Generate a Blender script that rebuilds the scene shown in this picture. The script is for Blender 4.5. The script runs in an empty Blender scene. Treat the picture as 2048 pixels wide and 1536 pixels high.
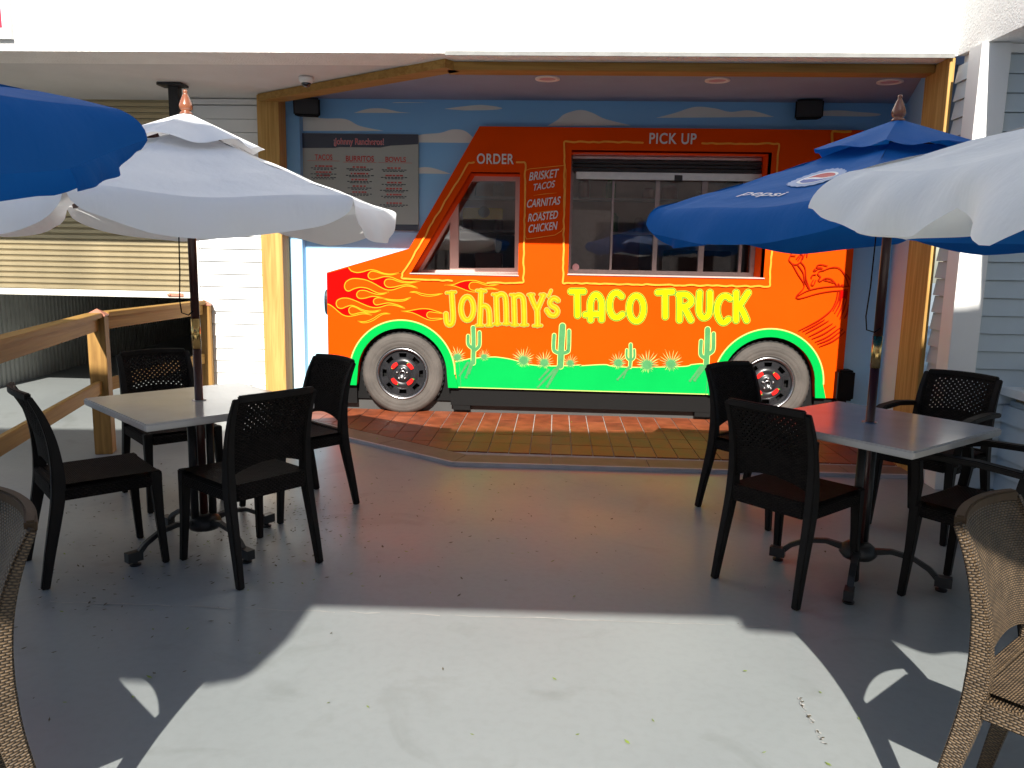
import bpy, bmesh, math, random
from mathutils import Vector, Matrix
from mathutils.geometry import tessellate_polygon
random.seed(7)
PI = math.pi
scn = bpy.context.scene
C = scn.collection

# ------------------------------------------------------------------ camera
CAMPOS = Vector((0, -7.079, 1.45)); FPX = 1575.0
YAW, PITCH, ROLL = 0.05351641, 0.15945115, 0.01904422
_fw = Vector((-math.sin(YAW)*math.cos(PITCH), math.cos(YAW)*math.cos(PITCH), -math.sin(PITCH)))
_rt = Vector((math.cos(YAW), math.sin(YAW), 0)); _up = _rt.cross(_fw)
_r2 = _rt*math.cos(ROLL) + _up*math.sin(ROLL); _u2 = _up*math.cos(ROLL) - _rt*math.sin(ROLL)
cd = bpy.data.cameras.new('camera'); cam = bpy.data.objects.new('camera', cd); C.objects.link(cam)
cam.matrix_world = Matrix(((_r2.x, _u2.x, -_fw.x, CAMPOS.x), (_r2.y, _u2.y, -_fw.y, CAMPOS.y), (_r2.z, _u2.z, -_fw.z, CAMPOS.z), (0, 0, 0, 1)))
cd.sensor_width = 36; cd.lens = FPX/2048*36; cd.clip_start = 0.05; cd.clip_end = 500
scn.camera = cam

# ------------------------------------------------------------------ sun, sky, exposure
SLOPE, AX = 0.74, 0.005
to_sun = Vector((-AX, -1, SLOPE)).normalized()
ELEV = math.asin(to_sun.z)
sd = bpy.data.lights.new('sun', 'SUN'); sun = bpy.data.objects.new('sun', sd); C.objects.link(sun)
sd.energy = 4.6; sd.angle = math.radians(0.5); sd.color = (1.0, 0.95, 0.87)
sun.rotation_euler = to_sun.to_track_quat('Z', 'Y').to_euler()
w = bpy.data.worlds.new('World'); scn.world = w; w.use_nodes = True
nt = w.node_tree; nt.nodes.clear()
o_ = nt.nodes.new('ShaderNodeOutputWorld'); b_ = nt.nodes.new('ShaderNodeBackground'); s_ = nt.nodes.new('ShaderNodeTexSky')
s_.sky_type = 'NISHITA'; s_.sun_disc = False; s_.sun_elevation = ELEV; s_.sun_rotation = math.atan2(to_sun.x, to_sun.y)
b_.inputs[1].default_value = 0.075
nt.links.new(s_.outputs[0], b_.inputs[0]); nt.links.new(b_.outputs[0], o_.inputs[0])
vs = scn.view_settings
vs.view_transform = 'Standard'; vs.look = 'None'; vs.gamma = 1; vs.use_curve_mapping = False; vs.exposure = 1.15

# ------------------------------------------------------------------ helpers
def ray(x, y): return _fw + _r2*((x-1024)/FPX) + _u2*((768-y)/FPX)
def onY(x, y, Y):
    d = ray(x, y); return CAMPOS + d*((Y-CAMPOS.y)/d.y)
def onZ(x, y, Z):
    d = ray(x, y); return CAMPOS + d*((Z-CAMPOS.z)/d.z)
def fz(x, y, Y=0.0):
    p = onY(x, y, Y); return (p.x, p.z)

MATS = {}
def mat(name, col, rough=.6, spec=.5, metal=0, var=0.0, vscale=6, bump=0.0, bscale=60, coat=0, col2=None, stretch=None, detail=6):
    m = bpy.data.materials.new(name); m.use_nodes = True; n = m.node_tree; bs = n.nodes['Principled BSDF']
    bs.inputs['Base Color'].default_value = (*col, 1); bs.inputs['Roughness'].default_value = rough
    bs.inputs['Specular IOR Level'].default_value = spec; bs.inputs['Metallic'].default_value = metal
    if coat: bs.inputs['Coat Weight'].default_value = coat; bs.inputs['Coat Roughness'].default_value = .12
    if var or bump:
        tc = n.nodes.new('ShaderNodeTexCoord'); mp = n.nodes.new('ShaderNodeMapping'); n.links.new(tc.outputs['Object'], mp.inputs[0])
        if stretch: mp.inputs['Scale'].default_value = stretch
    if var or col2:
        nz = n.nodes.new('ShaderNodeTexNoise'); nz.inputs['Scale'].default_value = vscale; nz.inputs['Detail'].default_value = detail
        n.links.new(mp.outputs[0], nz.inputs[0])
        r = n.nodes.new('ShaderNodeValToRGB')
        a = col2 or tuple(c*(1-var) for c in col); bq = col if col2 else tuple(min(1, c*(1+var)) for c in col)
        r.color_ramp.elements[0].color = (*a, 1); r.color_ramp.elements[1].color = (*bq, 1)
        r.color_ramp.elements[0].position = .3; r.color_ramp.elements[1].position = .7
        n.links.new(nz.outputs['Fac'], r.inputs[0]); n.links.new(r.outputs[0], bs.inputs['Base Color'])
        mr = n.nodes.new('ShaderNodeMapRange'); mr.inputs[3].default_value = max(.02, rough-.08); mr.inputs[4].default_value = min(1, rough+.1)
        n.links.new(nz.outputs['Fac'], mr.inputs[0]); n.links.new(mr.outputs[0], bs.inputs['Roughness'])
    if bump:
        n2 = n.nodes.new('ShaderNodeTexNoise'); n2.inputs['Scale'].default_value = bscale; n2.inputs['Detail'].default_value = 4
        n.links.new(mp.outputs[0], n2.inputs[0])
        bp = n.nodes.new('ShaderNodeBump'); bp.inputs['Strength'].default_value = bump; bp.inputs['Distance'].default_value = .01
        n.links.new(n2.outputs['Fac'], bp.inputs['Height']); n.links.new(bp.outputs[0], bs.inputs['Normal'])
    MATS[name] = m; return m

def fabric(name, col, trans=.35, tcol=None):
    m = bpy.data.materials.new(name); m.use_nodes = True; n = m.node_tree; bs = n.nodes['Principled BSDF']; out = n.nodes['Material Output']
    bs.inputs['Base Color'].default_value = (*col, 1); bs.inputs['Roughness'].default_value = .75; bs.inputs['Specular IOR Level'].default_value = .25
    tr = n.nodes.new('ShaderNodeBsdfTranslucent'); tr.inputs[0].default_value = (*(tcol or col), 1)
    mx = n.nodes.new('ShaderNodeMixShader'); mx.inputs[0].default_value = trans
    tc = n.nodes.new('ShaderNodeTexCoord'); nz = n.nodes.new('ShaderNodeTexNoise'); nz.inputs['Scale'].default_value = 7; nz.inputs['Detail'].default_value = 5
    mp = n.nodes.new('ShaderNodeMapping'); mp.inputs['Scale'].default_value = (1, 1, .35)
    bp = n.nodes.new('ShaderNodeBump'); bp.inputs['Strength'].default_value = .5; bp.inputs['Distance'].default_value = .022
    n.links.new(tc.outputs['Object'], mp.inputs[0]); n.links.new(mp.outputs[0], nz.inputs[0]); n.links.new(nz.outputs['Fac'], bp.inputs['Height'])
    n.links.new(bp.outputs[0], bs.inputs['Normal']); n.links.new(bp.outputs[0], tr.inputs['Normal'])
    n.links.new(bs.outputs[0], mx.inputs[1]); n.links.new(tr.outputs[0], mx.inputs[2]); n.links.new(mx.outputs[0], out.inputs[0])
    MATS[name] = m; return m

def weave(name, col, hi, bw=.022, rh=.009, rough=.5, spec=.4):
    m = bpy.data.materials.new(name); m.use_nodes = True; n = m.node_tree; bs = n.nodes['Principled BSDF']; L = n.links.new
    uv = n.nodes.new('ShaderNodeUVMap'); uv.uv_map = 'UVMap'
    nz = n.nodes.new('ShaderNodeTexNoise'); nz.inputs['Scale'].default_value = 40; nz.inputs['Detail'].default_value = 3
    vm = n.nodes.new('ShaderNodeVectorMath'); vm.operation = 'MULTIPLY_ADD'; vm.inputs[1].default_value = (.008, .004, 0)
    L(uv.outputs[0], nz.inputs[0]); L(nz.outputs['Color'], vm.inputs[0]); L(uv.outputs[0], vm.inputs[2])
    sx = n.nodes.new('ShaderNodeSeparateXYZ'); L(vm.outputs[0], sx.inputs[0])
    def M(op, a, b=None, c=None):
        q = n.nodes.new('ShaderNodeMath'); q.operation = op
        for k, x in enumerate((a, b, c)):
            if x is None: continue
            if isinstance(x, (int, float)): q.inputs[k].default_value = x
            else: L(x, q.inputs[k])
        return q.outputs[0]
    v = M('DIVIDE', sx.outputs[1], rh); row = M('FLOOR', v); fv = M('FRACT', v)
    u = M('ADD', M('DIVIDE', sx.outputs[0], bw), M('MULTIPLY', row, .5)); fu = M('FRACT', u)
    h = M('MULTIPLY', M('POWER', M('SINE', M('MULTIPLY', fu, PI)), .6), M('POWER', M('SINE', M('MULTIPLY', fv, PI)), .8))
    n5 = n.nodes.new('ShaderNodeTexNoise'); n5.inputs['Scale'].default_value = 26; n5.inputs['Detail'].default_value = 5; L(uv.outputs[0], n5.inputs[0])
    mv = n.nodes.new('ShaderNodeMapRange'); mv.inputs[1].default_value = .3; mv.inputs[2].default_value = .7; mv.inputs[3].default_value = .6; mv.inputs[4].default_value = 1.3; L(n5.outputs['Fac'], mv.inputs[0])
    r = n.nodes.new('ShaderNodeValToRGB'); e = r.color_ramp.elements; e[0].position = .15; e[0].color = (*col, 1); e[1].position = .95; e[1].color = (*hi, 1); L(h, r.inputs[0])
    ml = n.nodes.new('ShaderNodeVectorMath'); ml.operation = 'SCALE'; L(r.outputs[0], ml.inputs[0]); L(mv.outputs[0], ml.inputs['Scale']); L(ml.outputs[0], bs.inputs['Base Color'])
    bp = n.nodes.new('ShaderNodeBump'); bp.inputs['Strength'].default_value = .9; bp.inputs['Distance'].default_value = .004; L(h, bp.inputs['Height']); L(bp.outputs[0], bs.inputs['Normal'])
    bs.inputs['Roughness'].default_value = rough; bs.inputs['Specular IOR Level'].default_value = spec
    MATS[name] = m; return m

def wood(name, c1, c2, axis='Z', rough=.6, scale=1.0):
    m = bpy.data.materials.new(name); m.use_nodes = True; n = m.node_tree; bs = n.nodes['Principled BSDF']
    tc = n.nodes.new('ShaderNodeTexCoord'); mp = n.nodes.new('ShaderNodeMapping'); n.links.new(tc.outputs['Object'], mp.inputs[0])
    s = [34*scale]*3; s['XYZ'.index(axis)] = 1.6*scale; mp.inputs['Scale'].default_value = s
    nz = n.nodes.new('ShaderNodeTexNoise'); nz.inputs['Scale'].default_value = 1; nz.inputs['Detail'].default_value = 8; nz.inputs['Distortion'].default_value = .8
    n.links.new(mp.outputs[0], nz.inputs[0])
    r = n.nodes.new('ShaderNodeValToRGB'); e = r.color_ramp.elements; e[0].position = .32; e[0].color = (*c1, 1); e[1].position = .68; e[1].color = (*c2, 1)
    n.links.new(nz.outputs['Fac'], r.inputs[0]); n.links.new(r.outputs[0], bs.inputs['Base Color'])
    bp = n.nodes.new('ShaderNodeBump'); bp.inputs['Strength'].default_value = .25; bp.inputs['Distance'].default_value = .004
    n.links.new(nz.outputs['Fac'], bp.inputs['Height']); n.links.new(bp.outputs[0], bs.inputs['Normal']); bs.inputs['Roughness'].default_value = rough; bs.inputs['Specular IOR Level'].default_value = .2
    MATS[name] = m; return m

class MB:
    def __init__(s): s.v = []; s.f = []; s.mi = []; s.uv = {}; s.m = 0
    def quadv(s, pts, uvs=None):
        b = len(s.v); s.v += [tuple(p) for p in pts]; s.f.append(tuple(range(b, b+len(pts)))); s.mi.append(s.m)
        if uvs: s.uv[len(s.f)-1] = uvs
    def box(s, x0, x1, y0, y1, z0, z1):
        b = len(s.v)
        s.v += [(x0,y0,z0),(x1,y0,z0),(x1,y1,z0),(x0,y1,z0),(x0,y0,z1),(x1,y0,z1),(x1,y1,z1),(x0,y1,z1)]
        for f, ax in (((0,3,2,1),'xy'),((4,5,6,7),'xy'),((0,1,5,4),'xz'),((1,2,6,5),'yz'),((2,3,7,6),'xz'),((3,0,4,7),'yz')):
            s.f.append(tuple(b+i for i in f)); s.mi.append(s.m)
            ii = {'x':0,'y':1,'z':2}; s.uv[len(s.f)-1] = [(s.v[b+i][ii[ax[0]]], s.v[b+i][ii[ax[1]]]) for i in f]
    def hexa(s, lo, hi):   # lo, hi: 4 pts each
        b = len(s.v); s.v += [tuple(p) for p in lo]+[tuple(p) for p in hi]
        for f in ((0,3,2,1),(4,5,6,7),(0,1,5,4),(1,2,6,5),(2,3,7,6),(3,0,4,7)):
            s.f.append(tuple(b+i for i in f)); s.mi.append(s.m)
    def prism(s, poly, y0, y1, holes=(), back=True):   # poly in (x,z), extruded along Y
        loops = [list(poly)]+[list(h) for h in holes]
        flat = [p for l in loops for p in l]; tris = tessellate_polygon([[Vector((p[0], p[1], 0)) for p in l] for l in loops])
        b = len(s.v); s.v += [(p[0], y0, p[1]) for p in flat]; k = len(flat); s.v += [(p[0], y1, p[1]) for p in flat]
        for t in tris:
            a, q, c = [flat[i] for i in t]
            ar = (q[0]-a[0])*(c[1]-a[1])-(q[1]-a[1])*(c[0]-a[0])
            t = t if ar > 0 else t[::-1]
            s.f.append(tuple(b+i for i in t)); s.mi.append(s.m)
            if back: s.f.append(tuple(b+k+i for i in t[::-1])); s.mi.append(s.m)
        st = 0
        for l in loops:
            for i in range(len(l)):
                j = (i+1) % len(l); s.f.append((b+st+i, b+st+j, b+k+st+j, b+k+st+i)); s.mi.append(s.m)
            st += len(l)
    def flat(s, poly, y):
        tris = tessellate_polygon([[Vector((p[0], p[1], 0)) for p in poly]]); b = len(s.v); s.v += [(p[0], y, p[1]) for p in poly]
        for t in tris:
            a, q, c = [poly[i] for i in t]
            ar = (q[0]-a[0])*(c[1]-a[1])-(q[1]-a[1])*(c[0]-a[0])
            s.f.append(tuple(b+i for i in (t if ar > 0 else t[::-1]))); s.mi.append(s.m)
    def strip(s, pts, r, y, closed=False, cap=True, taper=None):
        n = len(pts); L = []; Rr = []
        for i in range(n):
            a = pts[i-1] if (i or closed) else pts[i]; c = pts[(i+1) % n] if (i < n-1 or closed) else pts[i]
            dx, dz = c[0]-a[0], c[1]-a[1]; d = math.hypot(dx, dz) or 1e-9; nx, nz = -dz/d, dx/d
            rr = r*(taper(i/(n-1)) if taper else 1)
            L.append((pts[i][0]+nx*rr, pts[i][1]+nz*rr)); Rr.append((pts[i][0]-nx*rr, pts[i][1]-nz*rr))
        b = len(s.v)
        for a, c in zip(L, Rr): s.v += [(a[0], y, a[1]), (c[0], y, c[1])]
        for i in range(n if closed else n-1):
            j = (i+1) % n; s.f.append((b+2*i+1, b+2*j+1, b+2*j, b+2*i)); s.mi.append(s.m)
        if cap and not closed:
            for e, sg in ((0, 1), (n-1, -1)):
                q = pts[1] if e == 0 else pts[n-2]; ang = math.atan2(pts[e][1]-q[1], pts[e][0]-q[0])
                poly = [(pts[e][0]+r*math.cos(ang+t), pts[e][1]+r*math.sin(ang+t)) for t in [(-PI/2+PI*k/8) for k in range(9)]]
                s.flat(poly, y)
    def tube(s, pts, rad, seg=8, caps=True):
        pts = [Vector(p) for p in pts]; n = len(pts); rs = rad if isinstance(rad, (list, tuple)) else [rad]*n
        b = len(s.v); prev = None
        for i in range(n):
            t = (pts[min(i+1, n-1)]-pts[max(i-1, 0)]).normalized()
            if prev is None: u = t.orthogonal().normalized()
            else: u = (prev - t*prev.dot(t)).normalized()
            prev = u; vv = t.cross(u)
            for k in range(seg):
                a = 2*PI*k/seg; s.v.append(tuple(pts[i]+(u*math.cos(a)+vv*math.sin(a))*rs[i]))
        for i in range(n-1):
            for k in range(seg):
                k2 = (k+1) % seg; s.f.append((b+i*seg+k, b+i*seg+k2, b+(i+1)*seg+k2, b+(i+1)*seg+k)); s.mi.append(s.m)
        if caps:
            s.f.append(tuple(b+k for k in reversed(range(seg)))); s.mi.append(s.m); s.f.append(tuple(b+(n-1)*seg+k for k in range(seg))); s.mi.append(s.m)
    def bar(s, pts, w, d, side):   # rectangular section bar following pts; w along 'side', d across; w,d may be lists
        pts = [Vector(p) for p in pts]; n = len(pts); side = Vector(side).normalized()
        W = w if isinstance(w, (list, tuple)) else [w]*n; D = d if isinstance(d, (list, tuple)) else [d]*n; b = len(s.v); acc = 0
        for i in range(n):
            t = (pts[min(i+1, n-1)]-pts[max(i-1, 0)]).normalized(); u = (side - t*side.dot(t)).normalized(); q = t.cross(u)
            for a, c in ((-1,-1),(1,-1),(1,1),(-1,1)): s.v.append(tuple(pts[i]+u*(a*W[i]/2)+q*(c*D[i]/2)))
        for i in range(n-1):
            l = (pts[i+1]-pts[i]).length
            for k in range(4):
                k2 = (k+1) % 4; s.f.append((b+i*4+k, b+i*4+k2, b+i*4+4+k2, b+i*4+4+k)); s.mi.append(s.m)
                ww = W[i] if k in (0, 2) else D[i]; s.uv[len(s.f)-1] = [(acc, 0), (acc, ww), (acc+l, ww), (acc+l, 0)]
                s.uv[len(s.f)-1] = [(0, acc), (ww, acc), (ww, acc+l), (0, acc+l)]
            acc += l
        s.f.append((b+3, b+2, b+1, b)); s.mi.append(s.m); s.f.append((b+n*4-4, b+n*4-3, b+n*4-2, b+n*4-1)); s.mi.append(s.m)
    def lathe(s, prof, axis='Z', seg=24, c=(0,0,0)):
        b = len(s.v)
        for r, h in prof:
            for k in range(seg):
                a = 2*PI*k/seg
                if axis == 'Z': s.v.append((c[0]+r*math.cos(a), c[1]+r*math.sin(a), c[2]+h))
                else: s.v.append((c[0]+r*math.cos(a), c[1]+h, c[2]+r*math.sin(a)))
        for i in range(len(prof)-1):
            for k in range(seg):
                k2 = (k+1) % seg; f = (b+i*seg+k, b+i*seg+k2, b+(i+1)*seg+k2, b+(i+1)*seg+k)
                s.f.append(f if axis == 'Z' else f[::-1]); s.mi.append(s.m)
    def grid(s, fn, nu, nv, uvs=None):
        b = len(s.v)
        for j in range(nv+1):
            for i in range(nu+1): s.v.append(tuple(fn(i/nu, j/nv)))
        for j in range(nv):
            for i in range(nu):
                q = (b+j*(nu+1)+i, b+j*(nu+1)+i+1, b+(j+1)*(nu+1)+i+1, b+(j+1)*(nu+1)+i); s.f.append(q); s.mi.append(s.m)
                if uvs: s.uv[len(s.f)-1] = [(uvs[0]*i/nu, uvs[1]*j/nv), (uvs[0]*(i+1)/nu, uvs[1]*j/nv), (uvs[0]*(i+1)/nu, uvs[1]*(j+1)/nv), (uvs[0]*i/nu, uvs[1]*(j+1)/nv)]
    def mesh(s, name, mats, smooth=False):
        me = bpy.data.meshes.new(name); me.from_pydata(s.v, [], s.f)
        for m in (mats if isinstance(mats, (list, tuple)) else [mats]): me.materials.append(MATS[m] if isinstance(m, str) else m)
        for p, i in zip(me.polygons, s.mi): p.material_index = i; p.use_smooth = smooth
        if s.uv:
            ul = me.uv_layers.new(name='UVMap')
            for fi, us in s.uv.items():
                for li, u in zip(me.polygons[fi].loop_indices, us): ul.data[li].uv = u
        me.update(); return me
    def obj(s, name, mats, parent=None, smooth=False, bevel=0):
        me = s.mesh(name, mats, smooth)
        if bevel:
            bm = bmesh.new(); bm.from_mesh(me); bmesh.ops.bevel(bm, geom=list(bm.edges), offset=bevel, segments=2, affect='EDGES', clamp_overlap=True); bm.to_mesh(me); bm.free()
        return link(name, me, parent)
def link(name, me, parent=None, loc=None):
    o = bpy.data.objects.new(name, me); C.objects.link(o)
    if parent: o.parent = parent
    if loc: o.location = loc
    return o
def empty(name, loc=(0,0,0), rz=0):
    o = bpy.data.objects.new(name, None); C.objects.link(o); o.location = loc; o.rotation_euler = (0, 0, rz); return o
def tag(o, label=None, cat=None, group=None, kind=None):
    if label: o['label'] = label
    if cat: o['category'] = cat
    if group: o['group'] = group
    if kind: o['kind'] = kind
    return o
def copy_tree(o, parent=None):
    c = o.copy(); C.objects.link(c)
    if parent: c.parent = parent
    for ch in list(o.children): copy_tree(ch, c)
    return c
def smooth(pts, k=6, closed=False):
    n = len(pts); out = []
    rng = range(n if closed else n-1)
    for i in rng:
        p0 = pts[i-1] if (i or closed) else pts[0]; p1 = pts[i]; p2 = pts[(i+1) % n]; p3 = pts[(i+2) % n] if (i+2 < n or closed) else pts[n-1]
        for t in [j/k for j in range(k)]:
            out.append(tuple(.5*((2*p1[a])+(-p0[a]+p2[a])*t+(2*p0[a]-5*p1[a]+4*p2[a]-p3[a])*t*t+(-p0[a]+3*p1[a]-3*p2[a]+p3[a])*t**3) for a in (0, 1)))
    if not closed: out.append(tuple(pts[-1]))
    return out
def text_mesh(body, shear=0, bold=0, spacing=1.0):
    cu = bpy.data.curves.new('t', 'FONT'); cu.body = body; cu.shear = shear; cu.offset = bold; cu.space_character = spacing; cu.align_x = 'LEFT'
    ob = bpy.data.objects.new('t', cu); C.objects.link(ob)
    dg = bpy.context.evaluated_depsgraph_get(); me = bpy.data.meshes.new_from_object(ob.evaluated_get(dg))
    bpy.data.objects.remove(ob); bpy.data.curves.remove(cu)
    vs_ = [(v.co.x, v.co.y) for v in me.vertices]; fs = [tuple(p.vertices) for p in me.polygons]; bpy.data.meshes.remove(me)
    xs = [v[0] for v in vs_]; ys = [v[1] for v in vs_]; x0, x1, y0, y1 = min(xs), max(xs), min(ys), max(ys)
    return [((v[0]-x0)/(x1-x0), (v[1]-y0)/(y1-y0)) for v in vs_], fs
def add_text(mb, body, fn, **k):
    vs_, fs = text_mesh(body, **k); b = len(mb.v)
    mb.v += [tuple(fn(*p)) for p in vs_]
    for f in fs: mb.f.append(tuple(b+i for i in f)); mb.mi.append(mb.m)
def boxfn(x0, z0, x1, z1, y, skew=0):
    return lambda u, v: (x0+(x1-x0)*u, y, z0+(z1-z0)*v+skew*u)

# ------------------------------------------------------------------ materials
def floor_material():
    m = bpy.data.materials.new('painted_concrete'); m.use_nodes = True; n = m.node_tree; bs = n.nodes['Principled BSDF']
    tc = n.nodes.new('ShaderNodeTexCoord')
    n1 = n.nodes.new('ShaderNodeTexNoise'); n1.inputs['Scale'].default_value = .9; n1.inputs['Detail'].default_value = 7
    n2 = n.nodes.new('ShaderNodeTexNoise'); n2.inputs['Scale'].default_value = 28; n2.inputs['Detail'].default_value = 6
    n3 = n.nodes.new('ShaderNodeTexNoise'); n3.inputs['Scale'].default_value = 260; n3.inputs['Detail'].default_value = 2
    for q in (n1, n2, n3): n.links.new(tc.outputs['Object'], q.inputs[0])
    r1 = n.nodes.new('ShaderNodeValToRGB'); e = r1.color_ramp.elements; e[0].position = .3; e[0].color = (.218, .236, .236, 1); e[1].position = .7; e[1].color = (.243, .262, .259, 1)
    n.links.new(n1.outputs['Fac'], r1.inputs[0])
    r2 = n.nodes.new('ShaderNodeValToRGB'); e = r2.color_ramp.elements; e[0].position = .36; e[0].color = (.86, .86, .85, 1); e[1].position = .55; e[1].color = (1, 1, 1, 1)
    n.links.new(n2.outputs['Fac'], r2.inputs[0])
    mx = n.nodes.new('ShaderNodeMixRGB'); mx.blend_type = 'MULTIPLY'; mx.inputs[0].default_value = .3
    n.links.new(r1.outputs[0], mx.inputs[1]); n.links.new(r2.outputs[0], mx.inputs[2])
    n4 = n.nodes.new('ShaderNodeTexNoise'); n4.inputs['Scale'].default_value = 2.6; n4.inputs['Detail'].default_value = 9; n4.inputs['Distortion'].default_value = 1.2; n.links.new(tc.outputs['Object'], n4.inputs[0])
    r4 = n.nodes.new('ShaderNodeValToRGB'); e = r4.color_ramp.elements; e[0].position = .30; e[0].color = (.84, .84, .82, 1); e[1].position = .42; e[1].color = (1, 1, 1, 1); n.links.new(n4.outputs['Fac'], r4.inputs[0])
    m4 = n.nodes.new('ShaderNodeMixRGB'); m4.blend_type = 'MULTIPLY'; m4.inputs[0].default_value = .8; n.links.new(mx.outputs[0], m4.inputs[1]); n.links.new(r4.outputs[0], m4.inputs[2]); n.links.new(m4.outputs[0], bs.inputs['Base Color'])
    mr = n.nodes.new('ShaderNodeMapRange'); mr.inputs[1].default_value = .3; mr.inputs[2].default_value = .7; mr.inputs[3].default_value = .28; mr.inputs[4].default_value = .50
    n.links.new(n1.outputs['Fac'], mr.inputs[0]); n.links.new(mr.outputs[0], bs.inputs['Roughness'])
    bp = n.nodes.new('ShaderNodeBump'); bp.inputs['Strength'].default_value = .12; bp.inputs['Distance'].default_value = .004
    ad = n.nodes.new('ShaderNodeMath'); ad.operation = 'MULTIPLY_ADD'; ad.inputs[1].default_value = .3
    n.links.new(n3.outputs['Fac'], ad.inputs[0]); n.links.new(n2.outputs['Fac'], ad.inputs[2]); n.links.new(ad.outputs[0], bp.inputs['Height']); n.links.new(bp.outputs[0], bs.inputs['Normal'])
    MATS['floor'] = m
floor_material()
mat('concrete', (.22, .22, .21), .8, var=.2, bump=.3)
mat('tile', (.205, .050, .019), .48, spec=.3, var=.28, vscale=9, bump=.12, bscale=40)
mat('tile2', (.235, .064, .026), .48, spec=.3, var=.25, vscale=7, bump=.12, bscale=40)
mat('tile3', (.175, .043, .019), .48, spec=.3, var=.25, vscale=8, bump=.12, bscale=40)
mat('slab', (.20, .14, .10), .55, spec=.25, var=.22, vscale=6, bump=.12, bscale=30)
mat('grout', (.36, .35, .33), .85, var=.2, vscale=20)
mat('edge_strip', (.40, .36, .37), .5, var=.15)
mat('stucco', (.80, .79, .76), .9, var=.05, vscale=5, bump=1.0, bscale=75)
mat('soffit', (.60, .59, .58), .85, var=.05, vscale=3, bump=.25, bscale=40)
mat('alcove_ceiling', (.25, .30, .42), .8, var=.06, vscale=3)
wood('pine', (.36, .20, .055), (.55, .34, .11), 'Z')
wood('pine_x', (.27, .145, .035), (.40, .235, .065), 'X')
wood('pine_fence', (.20, .105, .03), (.34, .19, .055), 'Z')
wood('pine_y', (.33, .18, .05), (.50, .30, .095), 'Y')
mat('white_siding', (.80, .82, .82), .55, var=.03, vscale=4)
mat('blue_siding', (.47, .55, .60), .55, var=.05, vscale=4)
mat('white_trim', (.76, .76, .74), .5, var=.03, vscale=4)
mat('shutter', (.47, .385, .235), .48, var=.08, vscale=3, spec=.4, metal=.8)
mat('shutter_bar', (.80, .77, .68), .4, var=.04)
mat('dark_metal', (.018, .018, .02), .45, spec=.4)
mat('dark_wall', (.50, .50, .46), .8, var=.1)
mat('shop_wall', (.50, .42, .38), .85, var=.2)
mat('kitchen_wall', (.66, .46, .40), .7, var=.15, vscale=2)
mat('dark_room', (.16, .12, .11), .8, var=.3, vscale=2)
mat('alu', (.55, .53, .51), .35, metal=.85, var=.08, vscale=20)
mat('window_alu', (.30, .24, .23), .4, metal=.5, var=.1, vscale=20)
mat('frame_pink', (.56, .40, .36), .45, var=.06)
mat('orange', (.70, .058, .0004), .5, var=.05, vscale=1.6, spec=.03)
mat('green', (.0008, .34, .052), .5, var=.02, vscale=3, spec=.03)
mat('hill', (.002, .34, .06), .5, var=.05, vscale=3, spec=.03)
mat('cactus', (.045, .22, .065), .5, var=.1, vscale=14)
mat('cactus_edge', (.42, .55, .13), .5)
mat('art_red', (.36, .0015, .001), .5, spec=.03)
mat('art_yellow', (.72, .30, .012), .45, spec=.05)
mat('line_yellow', (.80, .28, .006), .45, var=.12, vscale=14)
mat('line_red', (.30, .008, .001), .5, spec=.03)
mat('bright_yellow', (.70, .56, .0015), .45, spec=.05)
mat('letter_green', (.10, .24, .03), .45, spec=.05)
mat('gold', (.44, .265, .003), .45, var=.10, vscale=18, spec=.05)
mat('gold_light', (.52, .37, .012), .45, spec=.05)
mat('gold_edge', (.46, .36, .08), .45, spec=.05)
mat('letter_white', (.66, .62, .58), .5)
mat('tyre', (.072, .062, .054), .8, var=.3, vscale=5, bump=.2, bscale=30)
mat('tread', (.013, .013, .013), .75)
mat('rim', (.016, .016, .018), .28, spec=.45, var=.2, vscale=9)
mat('chrome', (.42, .42, .43), .28, metal=1)
mat('chili', (.62, .01, .008), .35)
mat('stem_green', (.08, .35, .05), .5)
mat('black', (.006, .006, .006), .6, spec=.15)
mat('grey_base', (.05, .05, .048), .8, var=.15, vscale=5)
mat('navy', (.022, .026, .048), .3)
mat('board', (.33, .33, .29), .22, var=.06, vscale=1.2)
mat('menu_red', (.50, .06, .05), .5)
mat('menu_dark', (.06, .065, .07), .5)
mat('menu_pink', (.55, .33, .36), .5)
mat('mural', (.16, .36, .62), .6)
mat('cloud', (.68, .66, .62), .65, var=.05, vscale=3)
mat('marble', (.47, .445, .42), .16, var=.05, vscale=5, spec=.5)
mat('cast_iron', (.016, .016, .017), .45, spec=.5)
mat('pole_wood', (.055, .012, .008), .35, var=.3, vscale=12, stretch=(1, 1, .1))
mat('finial', (.22, .075, .035), .22, spec=.6)
mat('brass', (.62, .42, .16), .22, metal=1)
mat('leaf_green', (.16, .22, .03), .7, var=.3)
mat('leaf_brown', (.07, .055, .03), .8, var=.3)
mat('copper', (.42, .17, .11), .5, var=.15)
mat('sand', (.30, .24, .15), .95, var=.3, vscale=30, bump=.6)
mat('sign_red', (.55, .02, .05), .4)
mat('lamp', (.80, .74, .68), .4)
mat('dome', (.02, .02, .025), .1, spec=.8)
fabric('fabric_white', (.93, .93, .93), .12)
fabric('fabric_grey', (.92, .92, .90), .15)
fabric('fabric_blue', (.006, .125, .43), .22, (.008, .15, .55))
mat('logo_white', (.80, .80, .80), .6)
mat('logo_red', (.55, .05, .05), .6)
mat('logo_blue', (.05, .10, .42), .6)
mat('logo_pale', (.30, .40, .62), .6)
weave('wicker_dark', (.005, .004, .0035), (.017, .013, .011), rough=.75, spec=.12)
weave('wicker_brown', (.030, .020, .012), (.15, .10, .055), bw=.0165, rh=.0066)
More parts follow.
